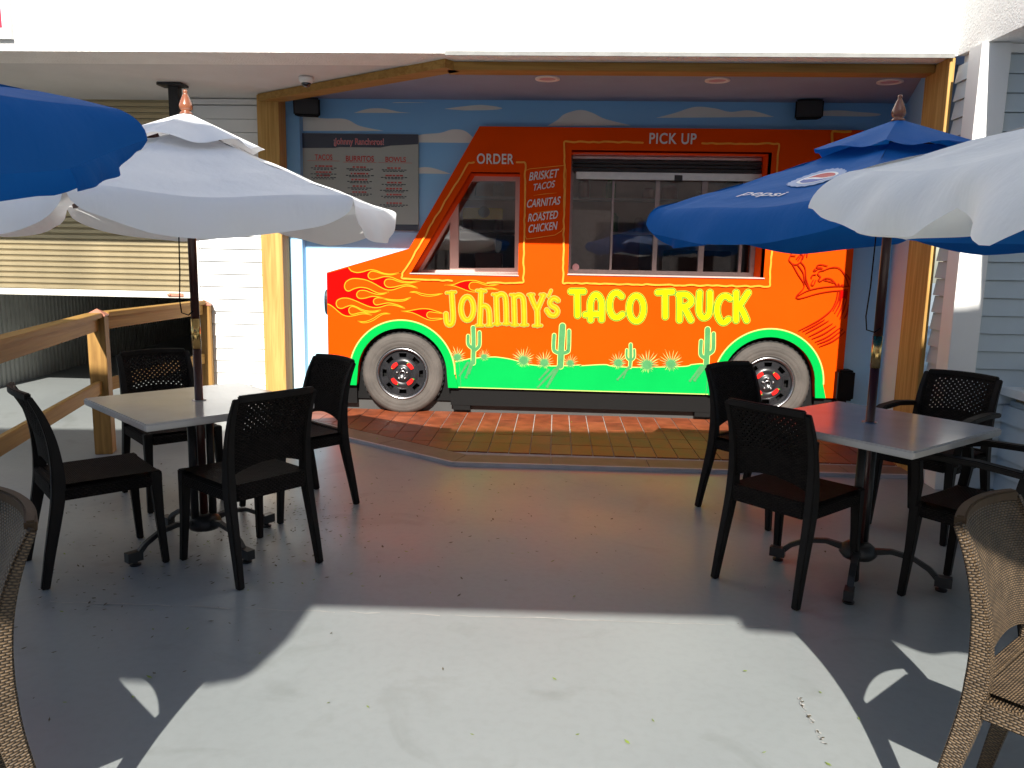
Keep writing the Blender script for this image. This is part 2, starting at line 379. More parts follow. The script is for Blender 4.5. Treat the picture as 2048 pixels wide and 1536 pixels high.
mat('resin_dark', (.010, .008, .007), .6, spec=.2)
mat('resin_brown', (.075, .050, .030), .65, var=.15, vscale=12, spec=.15)
# mural paint: sky blue, paler toward the ground
m = MATS['mural']; n = m.node_tree; bs = n.nodes['Principled BSDF']
g = n.nodes.new('ShaderNodeNewGeometry'); sx = n.nodes.new('ShaderNodeSeparateXYZ'); n.links.new(g.outputs['Position'], sx.inputs[0])
mr = n.nodes.new('ShaderNodeMapRange'); mr.inputs[1].default_value = .4; mr.inputs[2].default_value = 2.4; n.links.new(sx.outputs[2], mr.inputs[0])
r = n.nodes.new('ShaderNodeValToRGB'); e = r.color_ramp.elements; e[0].color = (.50, .76, .90, 1); e[1].color = (.20, .44, .74, 1); n.links.new(mr.outputs[0], r.inputs[0])
n.links.new(r.outputs[0], bs.inputs['Base Color'])
# glass
m = bpy.data.materials.new('glass'); m.use_nodes = True; n = m.node_tree; n.nodes.remove(n.nodes['Principled BSDF']); out = n.nodes['Material Output']
tr = n.nodes.new('ShaderNodeBsdfTransparent'); tr.inputs[0].default_value = (.86, .82, .80, 1); gl = n.nodes.new('ShaderNodeBsdfGlossy'); gl.inputs['Roughness'].default_value = .02
fr = n.nodes.new('ShaderNodeFresnel'); fr.inputs[0].default_value = 1.55; mu = n.nodes.new('ShaderNodeMath'); mu.operation = 'MULTIPLY'; mu.inputs[1].default_value = 1.6
mx = n.nodes.new('ShaderNodeMixShader'); n.links.new(fr.outputs[0], mu.inputs[0]); n.links.new(mu.outputs[0], mx.inputs[0]); n.links.new(tr.outputs[0], mx.inputs[1]); n.links.new(gl.outputs[0], mx.inputs[2]); n.links.new(mx.outputs[0], out.inputs[0])
MATS['glass'] = m

# ------------------------------------------------------------------ setting: floor, tiles, soffit, fascia, walls
ZS = 2.78          # soffit height
FY = -1.60         # fascia plane
WY = 0.12          # mural wall plane
mb = MB(); mb.quadv([(-60,-60,0),(60,-60,0),(60,60,0),(-60,60,0)]); fl = tag(mb.obj('floor', 'floor'), kind='structure')
# trowel joint and flaking crack in the paint
mb = MB()
pts = [onZ(x, 1222+(x-600)*.034+random.uniform(-2, 2), 0) for x in range(70, 1560, 30)]
for a, b in zip(pts, pts[1:]):
    if random.random() < .8:
        t = random.uniform(.0015, .0035); mb.quadv([(a.x, a.y-t, .003), (b.x, b.y-t, .003), (b.x, b.y+t, .003), (a.x, a.y+t, .003)])
mb.obj('joint', 'grout', fl)
mb = MB(); p0, p1 = onZ(1597, 1395, 0), onZ(1648, 1490, 0)
for i in range(26):
    q = p0.lerp(p1, random.random()) + Vector((random.uniform(-.006, .006), random.uniform(-.01, .01), .004)); a = random.uniform(0, 6.3); s = random.uniform(.003, .009)
    mb.quadv([(q.x+s*math.cos(a+k*PI/2)*(1, .45, 1, .45)[k], q.y+s*math.sin(a+k*PI/2)*(1, .45, 1, .45)[k], .0035+i*.0001) for k in range(4)])
mb.obj('crack', 'grout', fl)
mb = MB()
for i in range(16):
    q = p0.lerp(p1, random.random()) + Vector((random.uniform(-.006, .006), random.uniform(-.01, .01), .004)); a = random.uniform(0, 6.3); s = random.uniform(.003, .008)
    mb.quadv([(q.x+s*math.cos(a+k*PI/2)*(1, .45, 1, .45)[k], q.y+s*math.sin(a+k*PI/2)*(1, .45, 1, .45)[k], .0068+i*.0001) for k in range(4)])
mb.obj('crack', 'leaf_brown', fl)

def clip(poly, a, b):   # keep the left side of a->b
    out = []
    for i in range(len(poly)):
        p, q = poly[i], poly[(i+1) % len(poly)]
        sp = (b[0]-a[0])*(p[1]-a[1])-(b[1]-a[1])*(p[0]-a[0]); sq = (b[0]-a[0])*(q[1]-a[1])-(b[1]-a[1])*(q[0]-a[0])
        if sp >= 0: out.append(p)
        if (sp >= 0) != (sq >= 0): t = sp/(sp-sq); out.append((p[0]+(q[0]-p[0])*t, p[1]+(q[1]-p[1])*t))
    return out
def slabmesh(mb, poly, z0, z1):
    n = len(poly); b = len(mb.v); mb.v += [(p[0], p[1], z1) for p in poly]+[(p[0], p[1], z0) for p in poly]
    mb.f.append(tuple(range(b, b+n))); mb.mi.append(mb.m)
    for i in range(n):
        j = (i+1) % n; mb.f.append((b+i, b+n+i, b+n+j, b+j)); mb.mi.append(mb.m)
def inset(poly, d):
    n = len(poly); out = []
    for i in range(n):
        a, p, q = poly[i-1], poly[i], poly[(i+1) % n]
        e1 = Vector((p[0]-a[0], p[1]-a[1])).normalized(); e2 = Vector((q[0]-p[0], q[1]-p[1])).normalized()
        n1 = Vector((-e1.y, e1.x)); n2 = Vector((-e2.y, e2.x)); k = 1+n1.dot(n2)
        mv = (n1+n2)*(d/max(k, .3)); out.append((p[0]+mv.x, p[1]+mv.y))
    return out
TA, TB, TC = (-2.62, -.36), (-.69, -1.72), (2.75, -1.66)      # outer edge of the tiled apron
def lineoff(a, b, d):
    e = Vector((b[0]-a[0], b[1]-a[1])).normalized(); nn = Vector((-e.y, e.x))*d; return ((a[0]+nn.x, a[1]+nn.y), (b[0]+nn.x, b[1]+nn.y))
apron = empty('tile_apron'); tag(apron, kind='structure')
mb = MB(); slabmesh(mb, [TA, TB, TC, (2.75, .14), (-2.62, .14)], -.02, .012); mb.obj('grout_bed', 'grout', apron)
l1 = lineoff(TA, TB, .225); l2 = lineoff(TB, TC, .225)
tw, tl = .156, .300; r0 = 0
for j in range(5):
    for i in range(36):
        x0 = -2.66+i*tw; y1 = .10-j*tl; poly = [(x0, y1-tl), (x0+tw, y1-tl), (x0+tw, y1), (x0, y1)]
        poly = clip(clip(poly, *l1), *l2)
        poly = clip(poly, (2.74, -5), (2.74, 5)); poly = clip(poly, (-2.61, 5), (-2.61, -5))
        if len(poly) < 3: continue
        ar = abs(sum(poly[k][0]*poly[(k+1) % len(poly)][1]-poly[(k+1) % len(poly)][0]*poly[k][1] for k in range(len(poly))))/2
        if ar < .002: continue
        mb = MB(); slabmesh(mb, inset(poly, .0035), 0, .020+random.uniform(-.001, .0012)); mb.obj('tile', random.choice(['tile', 'tile', 'tile2', 'tile3']), apron)
def slab_run(a, b, w0, w1, n, cut0=None, cut1=None):
    A, B = Vector(a), Vector(b); e = (B-A).normalized(); nn = Vector((-e.y, e.x)); L = (B-A).length
    for k in range(n):
        s0, s1 = L*k/n, L*(k+1)/n
        p = [A+e*s0+nn*w0, A+e*s1+nn*w0, A+e*s1+nn*w1, A+e*s0+nn*w1]
        if k == 0 and cut0 is not None: p[0] += e*cut0*w0; p[3] += e*cut0*w1
        if k == n-1 and cut1 is not None: p[1] -= e*cut1*w0; p[2] -= e*cut1*w1
        mb = MB(); slabmesh(mb, inset([tuple(q) for q in p], .003), 0, .0205+random.uniform(-.001, .001)); mb.obj('border_slab', 'slab', apron)
ang = math.atan2(TC[1]-TB[1], TC[0]-TB[0])-math.atan2(TB[1]-TA[1], TB[0]-TA[0]); ck = math.tan(ang/2)
slab_run(TA, TB, .012, .222, 3, None, ck); slab_run(TB, TC, .012, .222, 5, ck, None)
mb = MB()
o1 = lineoff(TA, TB, -.022); o2 = lineoff(TB, TC, -.022); mid = (TB[0]-.0085, TB[1]-.023)
slabmesh(mb, [o1[0], mid, TB, TA], 0, .024); slabmesh(mb, [mid, o2[1], TC, TB], 0, .024); mb.obj('edge_strip', 'edge_strip', apron)

# roof mass, fascia, soffit
XR = 2.53
fas = empty('roof_fascia', (0, FY, ZS)); tag(fas, 'long white stucco roof fascia blown out by sun above the truck', 'fascia')
mb = MB(); mb.box(-12, XR, 0, .35, 0, 2.3); mb.obj('stucco_band', 'stucco', fas)
mb = MB(); mb.box(-.78, XR-.02, -.012, .0, -.014, .012); mb.obj('drip_edge', 'concrete', fas)
ret = empty('side_fascia', (XR, FY, ZS)); tag(ret, 'shaded rough stucco fascia turning toward the viewer at top right', 'fascia')
mb = MB(); mb.hexa([(0, 0, .0), (.26, -5.2, .0), (.56, -5.2, .0), (.30, .02, .0)], [(0, 0, 2.3), (.26, -5.2, 2.3), (.56, -5.2, 2.3), (.30, .02, 2.3)]); mb.obj('stucco_band', 'stucco', ret)
mb = MB(); mb.hexa([(.31, .02, .02), (.57, -5.2, .02), (6, -5.2, .02), (6, .02, .02)], [(.31, .02, .3), (.57, -5.2, .3), (6, -5.2, .3), (6, .02, .3)]); mb.obj('porch_soffit', 'soffit', ret)
sof = tag(MB(), None) if False else None
mb = MB()
slabmesh(mb, [(-12, FY+.35), (-1.02, FY+.35), (-2.50, -.17), (-2.50, 9), (-12, 9)][::1], ZS+.004, ZS+.3)
for f_ in range(len(mb.f)): pass
b = len(mb.v); mb.quadv([(-12, 9, ZS+.004), (-2.50, 9, ZS+.004), (-2.50, -.17, ZS+.004), (-1.02, FY+.35, ZS+.004), (-12, FY+.35, ZS+.004)])
tag(mb.obj('soffit', 'soffit'), kind='structure')
mb = MB(); mb.box(-2.49, 9, FY+.36, 9, ZS+.03, ZS+.3); mb.box(-1.0, 9, FY+.351, FY+.36, ZS+.03, ZS+.29); tag(mb.obj('alcove_ceiling', 'alcove_ceiling'), kind='structure')
# timber frame round the alcove
fr = empty('timber_portal', (0, 0, 0)); tag(fr, 'honey pine portal of posts and headers round the truck alcove', 'portal')
PLx0, PLx1 = onY(519, 400, -.2).x, onY(562, 400, -.2).x
mb = MB(); mb.box(PLx0, PLx1, -.2, -.02, 0, ZS-.002); mb.obj('post', 'pine', fr, bevel=.004)
mb = MB(); mb.box(XR-.035, XR-.002, FY+.012, FY+.36, 0, ZS-.002); mb.obj('jamb', 'pine', fr, bevel=.003)
mb = MB(); a = Vector((PLx0+.02, -.22)); b2 = Vector((-.80, FY+.14)); e = (b2-a).normalized(); nn = Vector((-e.y, e.x))*.15
mb.hexa([(a.x, a.y, ZS-.058), (b2.x, b2.y, ZS-.058), (b2.x+nn.x, b2.y+nn.y, ZS-.058), (a.x+nn.x, a.y+nn.y, ZS-.058)], [(a.x, a.y, ZS), (b2.x, b2.y, ZS), (b2.x+nn.x, b2.y+nn.y, ZS), (a.x+nn.x, a.y+nn.y, ZS)]); mb.obj('diagonal_header', 'pine_x', fr)
mb = MB(); mb.box(-.80, XR-.037, FY+.21, FY+.36, ZS-.058, ZS-.001); mb.obj('header', 'pine_x', fr, bevel=.004)
# mural wall with painted clouds
mw = empty('mural_wall', (0, WY, 0)); tag(mw, 'sky blue mural wall painted with white clouds behind the truck', 'wall')
def fzr(x, y, Y): p = onY(x, y, Y); return (p.x, p.z)
orderhole = [fz(821, 546), fz(941, 344), fz(1038, 344), fz(1036, 547.5)]
pickhole = [fz(1136, 548), fz(1139, 300), fz(1545, 300), fz(1527, 555)]
pickhole = [(pickhole[0][0], pickhole[0][1]), (pickhole[0][0], pickhole[1][1]), (pickhole[3][0], pickhole[1][1]), (pickhole[3][0], pickhole[0][1])]
orderhole = [(orderhole[0][0], orderhole[0][1]), (orderhole[3][0], orderhole[0][1]), (orderhole[3][0], orderhole[1][1]), (orderhole[1][0], orderhole[1][1])]
grow = lambda h, d: [(p[0]+(d if p[0] > sum(q[0] for q in h)/4 else -d), p[1]+(d if p[1] > sum(q[1] for q in h)/4 else -d)) for p in h]
mb = MB(); mb.prism([(-2.55, .12), (2.97, .12), (2.97, ZS+.1), (-2.55, ZS+.1)], 0, .28, holes=[grow(orderhole, .012), grow(pickhole, .012)]); mb.obj('plaster', 'mural', mw)
mb = MB(); mb.hexa([(2.93, -.001, .0), (XR-.03, FY+.362-WY, .0), (XR+.14, FY+.362-WY, .0), (3.03, -.001, .0)], [(2.93, -.001, ZS), (XR-.03, FY+.362-WY, ZS), (XR+.14, FY+.362-WY, ZS), (3.03, -.001, ZS)]); mb.obj('side_panel', 'mural', mw)
mb = MB(); mb.box(-2.6, -2.3, -.10, .0, 0, ZS-.01); mb.obj('corner_panel', 'mural', mw)
mb = MB(); mb.box(-2.55, 2.95, -.02, .25, 0, .12); mb.obj('base_kerb', 'grey_base', mw, bevel=.006)
clouds = [[(558, 262), (560, 230), (585, 222), (640, 236), (690, 238), (720, 252), (768, 262)],
          [(708, 226), (735, 218), (765, 217), (800, 224), (824, 226)], [(783, 206), (800, 204.5), (860, 205.5)],
          [(888, 218), (925, 213), (965, 210), (1004, 216), (985, 220), (930, 221)],
          [(835, 285), (840, 270), (880, 266), (905, 259), (930, 262), (950, 280), (945, 286)],
          [(835, 347), (838, 336), (860, 335), (885, 342), (902, 348)],
          [(1095, 252), (1115, 240), (1130, 228), (1160, 220), (1185, 226), (1210, 238), (1262, 251)],
          [(1312, 236), (1350, 226), (1390, 214), (1430, 217), (1460, 224), (1500, 221), (1548, 234)],
          [(1642, 222), (1680, 221), (1715, 224), (1760, 228), (1740, 233), (1642, 232)], [(560, 302), (580, 297), (602, 299), (600, 303)]]
for k, cl in enumerate(clouds):
    pts = smooth([(onY(x, y, WY).x, onY(x, y, WY).z) for x, y in cl], 5) ; mb = MB(); mb.flat(pts, -.003-.0003*k); mb.obj('cloud', 'cloud', mw)

# ------------------------------------------------------------------ left: siding, roller shutter, hall behind it
SY = 0.0
sx0, sx1 = onY(386, 500, SY).x, PLx0+.02
sw = empty('siding_wall', (sx0, SY, 0)); tag(sw, 'white clapboard wall between the roller shutter and the pine post', 'wall')
mb = MB(); mb.box(0, sx1-sx0, .03, .2, 0, ZS); mb.obj('sheathing', 'white_trim', sw)
mb = MB(); mb.box(0, .055, -.012, .03, 0, ZS-.003); mb.obj('trim', 'white_trim', sw)
mb = MB(); mb.box(sx1-sx0-.052, sx1-sx0-.021, -.011, .03, 0, ZS-.003); mb.obj('trim', 'white_trim', sw)
mb = MB(); mb.box(.056, sx1-sx0-.053, -.010, .03, ZS-.05, ZS-.004); mb.obj('trim', 'white_trim', sw)
def board_mesh(L, hgt, lap, mname):
    mb = MB(); mb.hexa([(0, -.016, 0), (L, -.016, 0), (L, .028, 0), (0, .028, 0)], [(0, -.001, hgt), (L, -.001, hgt), (L, .028, hgt), (0, .028, hgt)]); return mb.mesh('board', mname)
BH = .113
me = board_mesh(sx1-sx0-.111, BH-.004, 0, 'white_siding')
for i in range(int((ZS-.06)/BH)): link('board', me, sw, (.0575, 0, i*BH+.01))
SHY = .12
sh = empty('roller_shutter', (0, SHY, 0)); tag(sh, 'half lowered tan roller shutter with ribbed slats', 'shutter')
shx0, shx1 = -8.0, sx0-.004; zb = onY(180, 592, SHY).z; SP = .0515
mb = MB(); L = shx1-shx0
prof = [(.004, .0), (-.014, .001), (-.016, .006), (-.016, .034), (-.012, .0365), (-.003, .0370), (-.003, .0385), (-.012, .0390), (-.013, .0440), (-.008, .0455), (.006, .0460), (.006, .0515)]
for (a, za), (b, zb_) in zip(prof, prof[1:]): mb.quadv([(0, a, za), (L, a, za), (L, b, zb_), (0, b, zb_)])
me = mb.mesh('slat', 'shutter')
for i in range(int((ZS-zb-.06)/SP)+1): link('slat', me, sh, (shx0, 0, zb+.062+i*SP))
mb = MB(); mb.box(shx0, shx1, -.02, .012, zb, zb+.058); mb.obj('bottom_bar', 'shutter_bar', sh, bevel=.003)
mb = MB(); p = onY(355, 590, SHY); mb.box(p.x-.07, p.x+.07, -.034, -.0205, p.z-.012, p.z+.018); mb.tube([(p.x-.08, -.03, p.z+.002), (p.x-.045, -.034, p.z+.002)], .012); mb.obj('latch', 'copper', sh, bevel=.002)
mb = MB(); mb.box(shx1-.06, shx1-.0, -.05, -.022, .0, ZS-.002); 
mb.obj('guide_rail', 'dark_metal', sh)
hall = empty('service_hall', (0, 0, 0)); tag(hall, 'dark ribbed hall wall seen under the roller shutter', 'wall')
A = onZ(43, 762, 0); B = onZ(380, 670, 0); dirv = (B-A).normalized(); side = Vector((dirv.y, -dirv.x, 0))
st = A - dirv*1.0; nr = 110; L = (B-A).length*1.6+1.0
mb = MB()
for i in range(nr):
    p = st+dirv*(L*i/nr); q = st+dirv*(L*(i+.5)/nr); q2 = st+dirv*(L*(i+1)/nr); k = side*.022
    mb.quadv([p, q, q+Vector((0, 0, 2.7)), p+Vector((0, 0, 2.7))])
    mb.quadv([q, q+k, q+k+Vector((0, 0, 2.7)), q+Vector((0, 0, 2.7))])
    mb.quadv([q+k, q2+k, q2+k+Vector((0, 0, 2.7)), q+k+Vector((0, 0, 2.7))])
    mb.quadv([q2+k, q2, q2+Vector((0, 0, 2.7)), q2+k+Vector((0, 0, 2.7))])
mb.obj('ribbed_panel', 'dark_wall', hall)
mb = MB(); mb.box(-9, sx0+.05, 8.6, 8.7, 0, ZS); mb.obj('back_panel', 'dark_room', hall)
mb = MB(); mb.box(sx0+.12, sx0+.2, .2, 8.6, 0, ZS); mb.obj('side_panel', 'dark_room', hall)
mb = MB(); mb.box(-3.9, sx0+.1, 3.2, 8.5, 0, .62); mb.obj('counter', 'dark_room', hall, bevel=.01)

# kitchen behind the truck windows
kit = empty('kitchen', (0, 0, 0)); tag(kit, 'dim kitchen interior seen through the truck windows', 'room')
mb = MB(); mb.box(-2.5, 3.0, 3.0, 3.1, .5, ZS); mb.obj('back_panel', 'kitchen_wall', kit)
mb = MB(); mb.box(-2.6, -2.5, .42, 3.1, .5, ZS); mb.box(3.0, 3.1, .42, 3.1, .5, ZS); mb.box(-2.5, 3.0, .42, 3.0, .8, .9); mb.obj('liner', 'kitchen_wall', kit)
mb = MB(); p = onY(1340, 500, 2.2); q = onY(1458, 580, 2.2); mb.box(p.x, q.x, 2.2, 2.8, .9, p.z); mb.obj('cabinet', 'grey_base', kit, bevel=.01)
for k, (xx, yy_, ww, hh, mm_) in enumerate(((1180, 420, .5, .5, 'alu'), (1250, 470, .35, .3, 'copper'), (1420, 455, .3, .55, 'alu'), (880, 500, .25, .3, 'alu'), (1010, 470, .22, .45, 'grey_base'))):
    p = onY(xx, yy_, 2.3); mb = MB(); mb.box(p.x-ww/2, p.x+ww/2, 2.3, 2.7, .9, p.z); mb.obj('appliance', mm_, kit, bevel=.015)
for k, zz in enumerate((1.75, 2.15)):
    mb = MB(); mb.box(-2.3, 2.8, 2.72, 2.98, zz, zz+.03); mb.obj('shelf', 'alu', kit)
    for q in range(14):
        x = -2.2+q*.36+random.uniform(-.06, .06); h_ = random.uniform(.10, .26); w_ = random.uniform(.05, .11); mb = MB(); mb.lathe([(0, 0), (w_, 0), (w_, h_*.8), (w_*.6, h_), (0, h_)], 'Z', 12, (x, 2.84, zz+.031)); mb.obj('container', random.choice(['letter_white', 'copper', 'alu', 'menu_red', 'stem_green', 'sand']), kit)
mb = MB(); p = onY(950, 505, 1.4); mb.box(p.x, p.x+.28, 1.4, 1.7, .9, p.z); mb.obj('till', 'copper', kit, bevel=.01)
mb = MB(); p = onY(925, 415, 1.2); q = onY(1005, 435, 1.2); mb.box(p.x, q.x, 1.2, 1.26, q.z-.02, p.z); mb.obj('yellow_sign', 'bright_yellow', kit, bevel=.01)
mb = MB(); p = onY(968, 424, 1.19); mb.lathe([(.0, 0), (.06, 0), (.06, .006), (0, .006)], 'Y', 20, (p.x, -.007+1.2, p.z)); mb.obj('badge', 'black', kit)

# ------------------------------------------------------------------ right: corner post, siding, planter
CX, CY = XR+.05, -1.90
rw = empty('blue_siding_wall', (CX+.1, CY, 0)); tag(rw, 'pale blue grey clapboard wall at the right edge of the patio', 'wall')
mb = MB(); mb.box(0, 4, .03, .2, 0, ZS); mb.obj('sheathing', 'white_trim', rw)
me = board_mesh(3.9, BH-.004, 0, 'blue_siding')
for i in range(int((ZS-.05)/BH)): link('board', me, rw, (.01, 0, i*BH+.01))
mb = MB(); mb.box(.01, 3.9, -.02, .03, ZS-.055, ZS-.004); mb.obj('trim', 'white_trim', rw)
mb = MB(); mb.box(-.17, .005, -.045, .11, 0, ZS-.004); mb.obj('corner_post', 'white_trim', rw, bevel=.003)
rw2 = empty('return_siding_wall', (XR+.015, FY-.002, 0)); tag(rw2, 'narrow clapboard return wall between the right pine post and corner post', 'wall')
dl = (FY-.002)-(CY+.112)
me = board_mesh(dl, BH-.004, 0, 'blue_siding')
for i in range(int((ZS-.05)/BH)):
    o = link('board', me, rw2, (0, 0, i*BH+.01)); o.rotation_euler = (0, 0, -PI/2-.03)
mb = MB(); mb.box(.03, .1, -dl, 0, 0, ZS-.004); mb.obj('sheathing', 'white_trim', rw2)
pl = empty('planter_box', (2.92, -2.42, 0)); tag(pl, 'low siding clad planter box with white trim at far right', 'planter')
PH = .66
mb = MB(); mb.box(.02, 1.2, .02, .55, 0, PH-.06); mb.obj('carcass', 'blue_siding', pl)
me = board_mesh(1.14, BH-.004, 0, 'blue_siding')
for i in range(5): link('board', me, pl, (.055, -.01, i*BH+.01))
me = board_mesh(.50, BH-.004, 0, 'blue_siding')
for i in range(5):
    o = link('board', me, pl, (-.012, .552, i*BH+.01)); o.rotation_euler = (0, 0, -PI/2)
mb = MB(); mb.box(-.035, .05, -.035, .05, 0, PH-.03); mb.obj('corner_trim', 'white_trim', pl, bevel=.003)
mb = MB(); mb.prism([(-.05, -.05), (1.2, -.05), (1.2, .57), (-.05, .57)], 0, .05, holes=[[(.04, .04), (1.12, .04), (1.12, .48), (.04, .48)]]); mb.v = [(v[0], v[2], PH+.05-v[1]-.02) for v in mb.v]; mb.obj('cap', 'white_trim', pl)
mb = MB(); mb.box(.04, 1.12, .04, .48, PH-.1, PH-.03); mb.obj('sand_fill', 'sand', pl)

# ------------------------------------------------------------------ taco truck
tk = empty('taco_truck', (0, 0, 0)); tag(tk, 'bright orange food truck front with flames, lettering and green desert', 'truck')
WR = .378
w1 = fz(805, 748); w2x = fz(1535, 762)[0]
WX = [w1[0], w2x]; AZ = .385; RI, RO = .412, .485
zbot = (fz(905, 775)[1]+fz(1440, 790)[1])/2
xl, xr = fz(655, 640)[0], fz(1697, 620)[0]; ztop = fz(1200, 255)[1]
def arch(cx, R, n=24, foot=.02):
    return [(cx-R-foot, zbot)] + [(cx-R*math.cos(PI*k/n), AZ+R*math.sin(PI*k/n)) for k in range(n+1)] + [(cx+R+foot, zbot)]
outline = [(xl, zbot)] + arch(WX[0], RI) + arch(WX[1], RI) + [(xr, zbot), (xr, ztop), (fz(959, 251)[0], ztop), fz(818, 497), (xl, fz(653, 545)[1])]
mb = MB(); mb.prism(outline, 0, WY-.003, holes=[orderhole, pickhole]); body = mb.obj('body', 'orange', tk)
# window reveals
for hole, nm in ((orderhole, 'window_reveal'), (pickhole, 'window_reveal')):
    mb = MB(); g_ = grow(hole, .010)
    for i in range(4):
        a, c = hole[i], hole[(i+1) % 4]; a2, c2 = g_[i], g_[(i+1) % 4]
        mb.hexa([(a[0], .002, a[1]), (c[0], .002, c[1]), (c2[0], .002, c2[1]), (a2[0], .002, a2[1])], [(a[0], .43, a[1]), (c[0], .43, c[1]), (c2[0], .43, c2[1]), (a2[0], .43, a2[1])])
    mb.obj(nm, 'orange', tk)
    zl = hole[0][1]; xa = min(p[0] for p in hole); xb = max(p[0] for p in hole)
    mb = MB(); mb.box(xa-.006, xb+.008, -.012, .40, zl-.009, zl+.001); mb.obj('sill', 'frame_pink', tk, bevel=.002)
# order window frame and panes
GY = .36
def G(x, y): p = onY(x, y, GY); return (p.x, p.z)
ow = MB(); q = [G(x, y) for x, y in ((826, 547), (1040, 547), (1040, 338), (950, 338))]
pa = [G(x, y) for x, y in ((845, 540), (899.6, 540), (899.6, 444))]
pb = [G(x, y) for x, y in ((917, 536), (1029, 536), (1031, 362), (944, 362), (917, 406))]
ow.prism(q, 0, .05, holes=[pa, pb]); ow.v = [(v[0], v[1]+GY, v[2]) for v in ow.v]; wf = ow.obj('order_window', 'frame_pink', tk)
for poly in (pa, pb): mb = MB(); mb.prism(poly, GY+.024, GY+.030); mb.obj('pane', 'glass', wf)
# pick-up window
pw = MB(); zt = pickhole[1][1]; x0, x1, z0 = pickhole[0][0]+.003, pickhole[2][0]-.003, pickhole[0][1]
z0 += .004
pw.box(x0, x1, GY, GY+.05, z0, z0+.035)
mull = [x0+.012, onY(1224, 450, GY).x, onY(1312, 450, GY).x, onY(1405, 450, GY).x, onY(1484, 450, GY).x, x1-.02]; mw_ = [.012, .010, .02, .024, .012, .02]
for k, (mx_, hw) in enumerate(zip(mull, mw_)): pw.box(mx_-hw, mx_+hw, GY-.012-.001*k, GY+.04, z0+.0355, zt)
pwf = pw.obj('pickup_window', 'window_alu', tk)
for a, c in zip(range(5), range(1, 6)):
    mb = MB(); mb.box(mull[a]+mw_[a], mull[c]-mw_[c], GY+.012, GY+.018, z0+.034, zt-.05); mb.obj('pane', 'glass', pwf)
rs = MB(); zl = onY(1300, 353, GY-.06).z
rs.box(x0+.05, x1-.0, GY-.085, GY-.055, zl-.032, zl+.032); rol = rs.obj('shutter_bar', 'alu', tk, bevel=.004)
mb = MB(); p = onY(1357, 355, GY-.09); mb.box(p.x-.035, p.x+.035, GY-.098, GY-.086, p.z-.03, p.z+.02); mb.obj('latch', 'dark_metal', rol, bevel=.003)
for k in range(6):
    mb = MB(); zz = zl+.036+k*.036; mb.box(x0+.012, x1-.004, GY-.075+(.008 if k % 2 else 0), GY-.058, zz, zz+.032); mb.obj('roll_slat', 'alu' if k in (3, 4) else 'dark_metal', tk, bevel=.005)
mb = MB(); p = onY(1145, 534, GY); mb.lathe([(0, 0), (.032, 0), (.032, .004)], 'Y', 20, (p.x+.03, GY-.018, p.z)); mb.lathe([(0, 0), (.008, 0), (.008, .03), (0, .03)], 'Y', 10, (p.x+.03, GY-.017, p.z)); mb.obj('window_sticker', 'menu_pink', pwf)
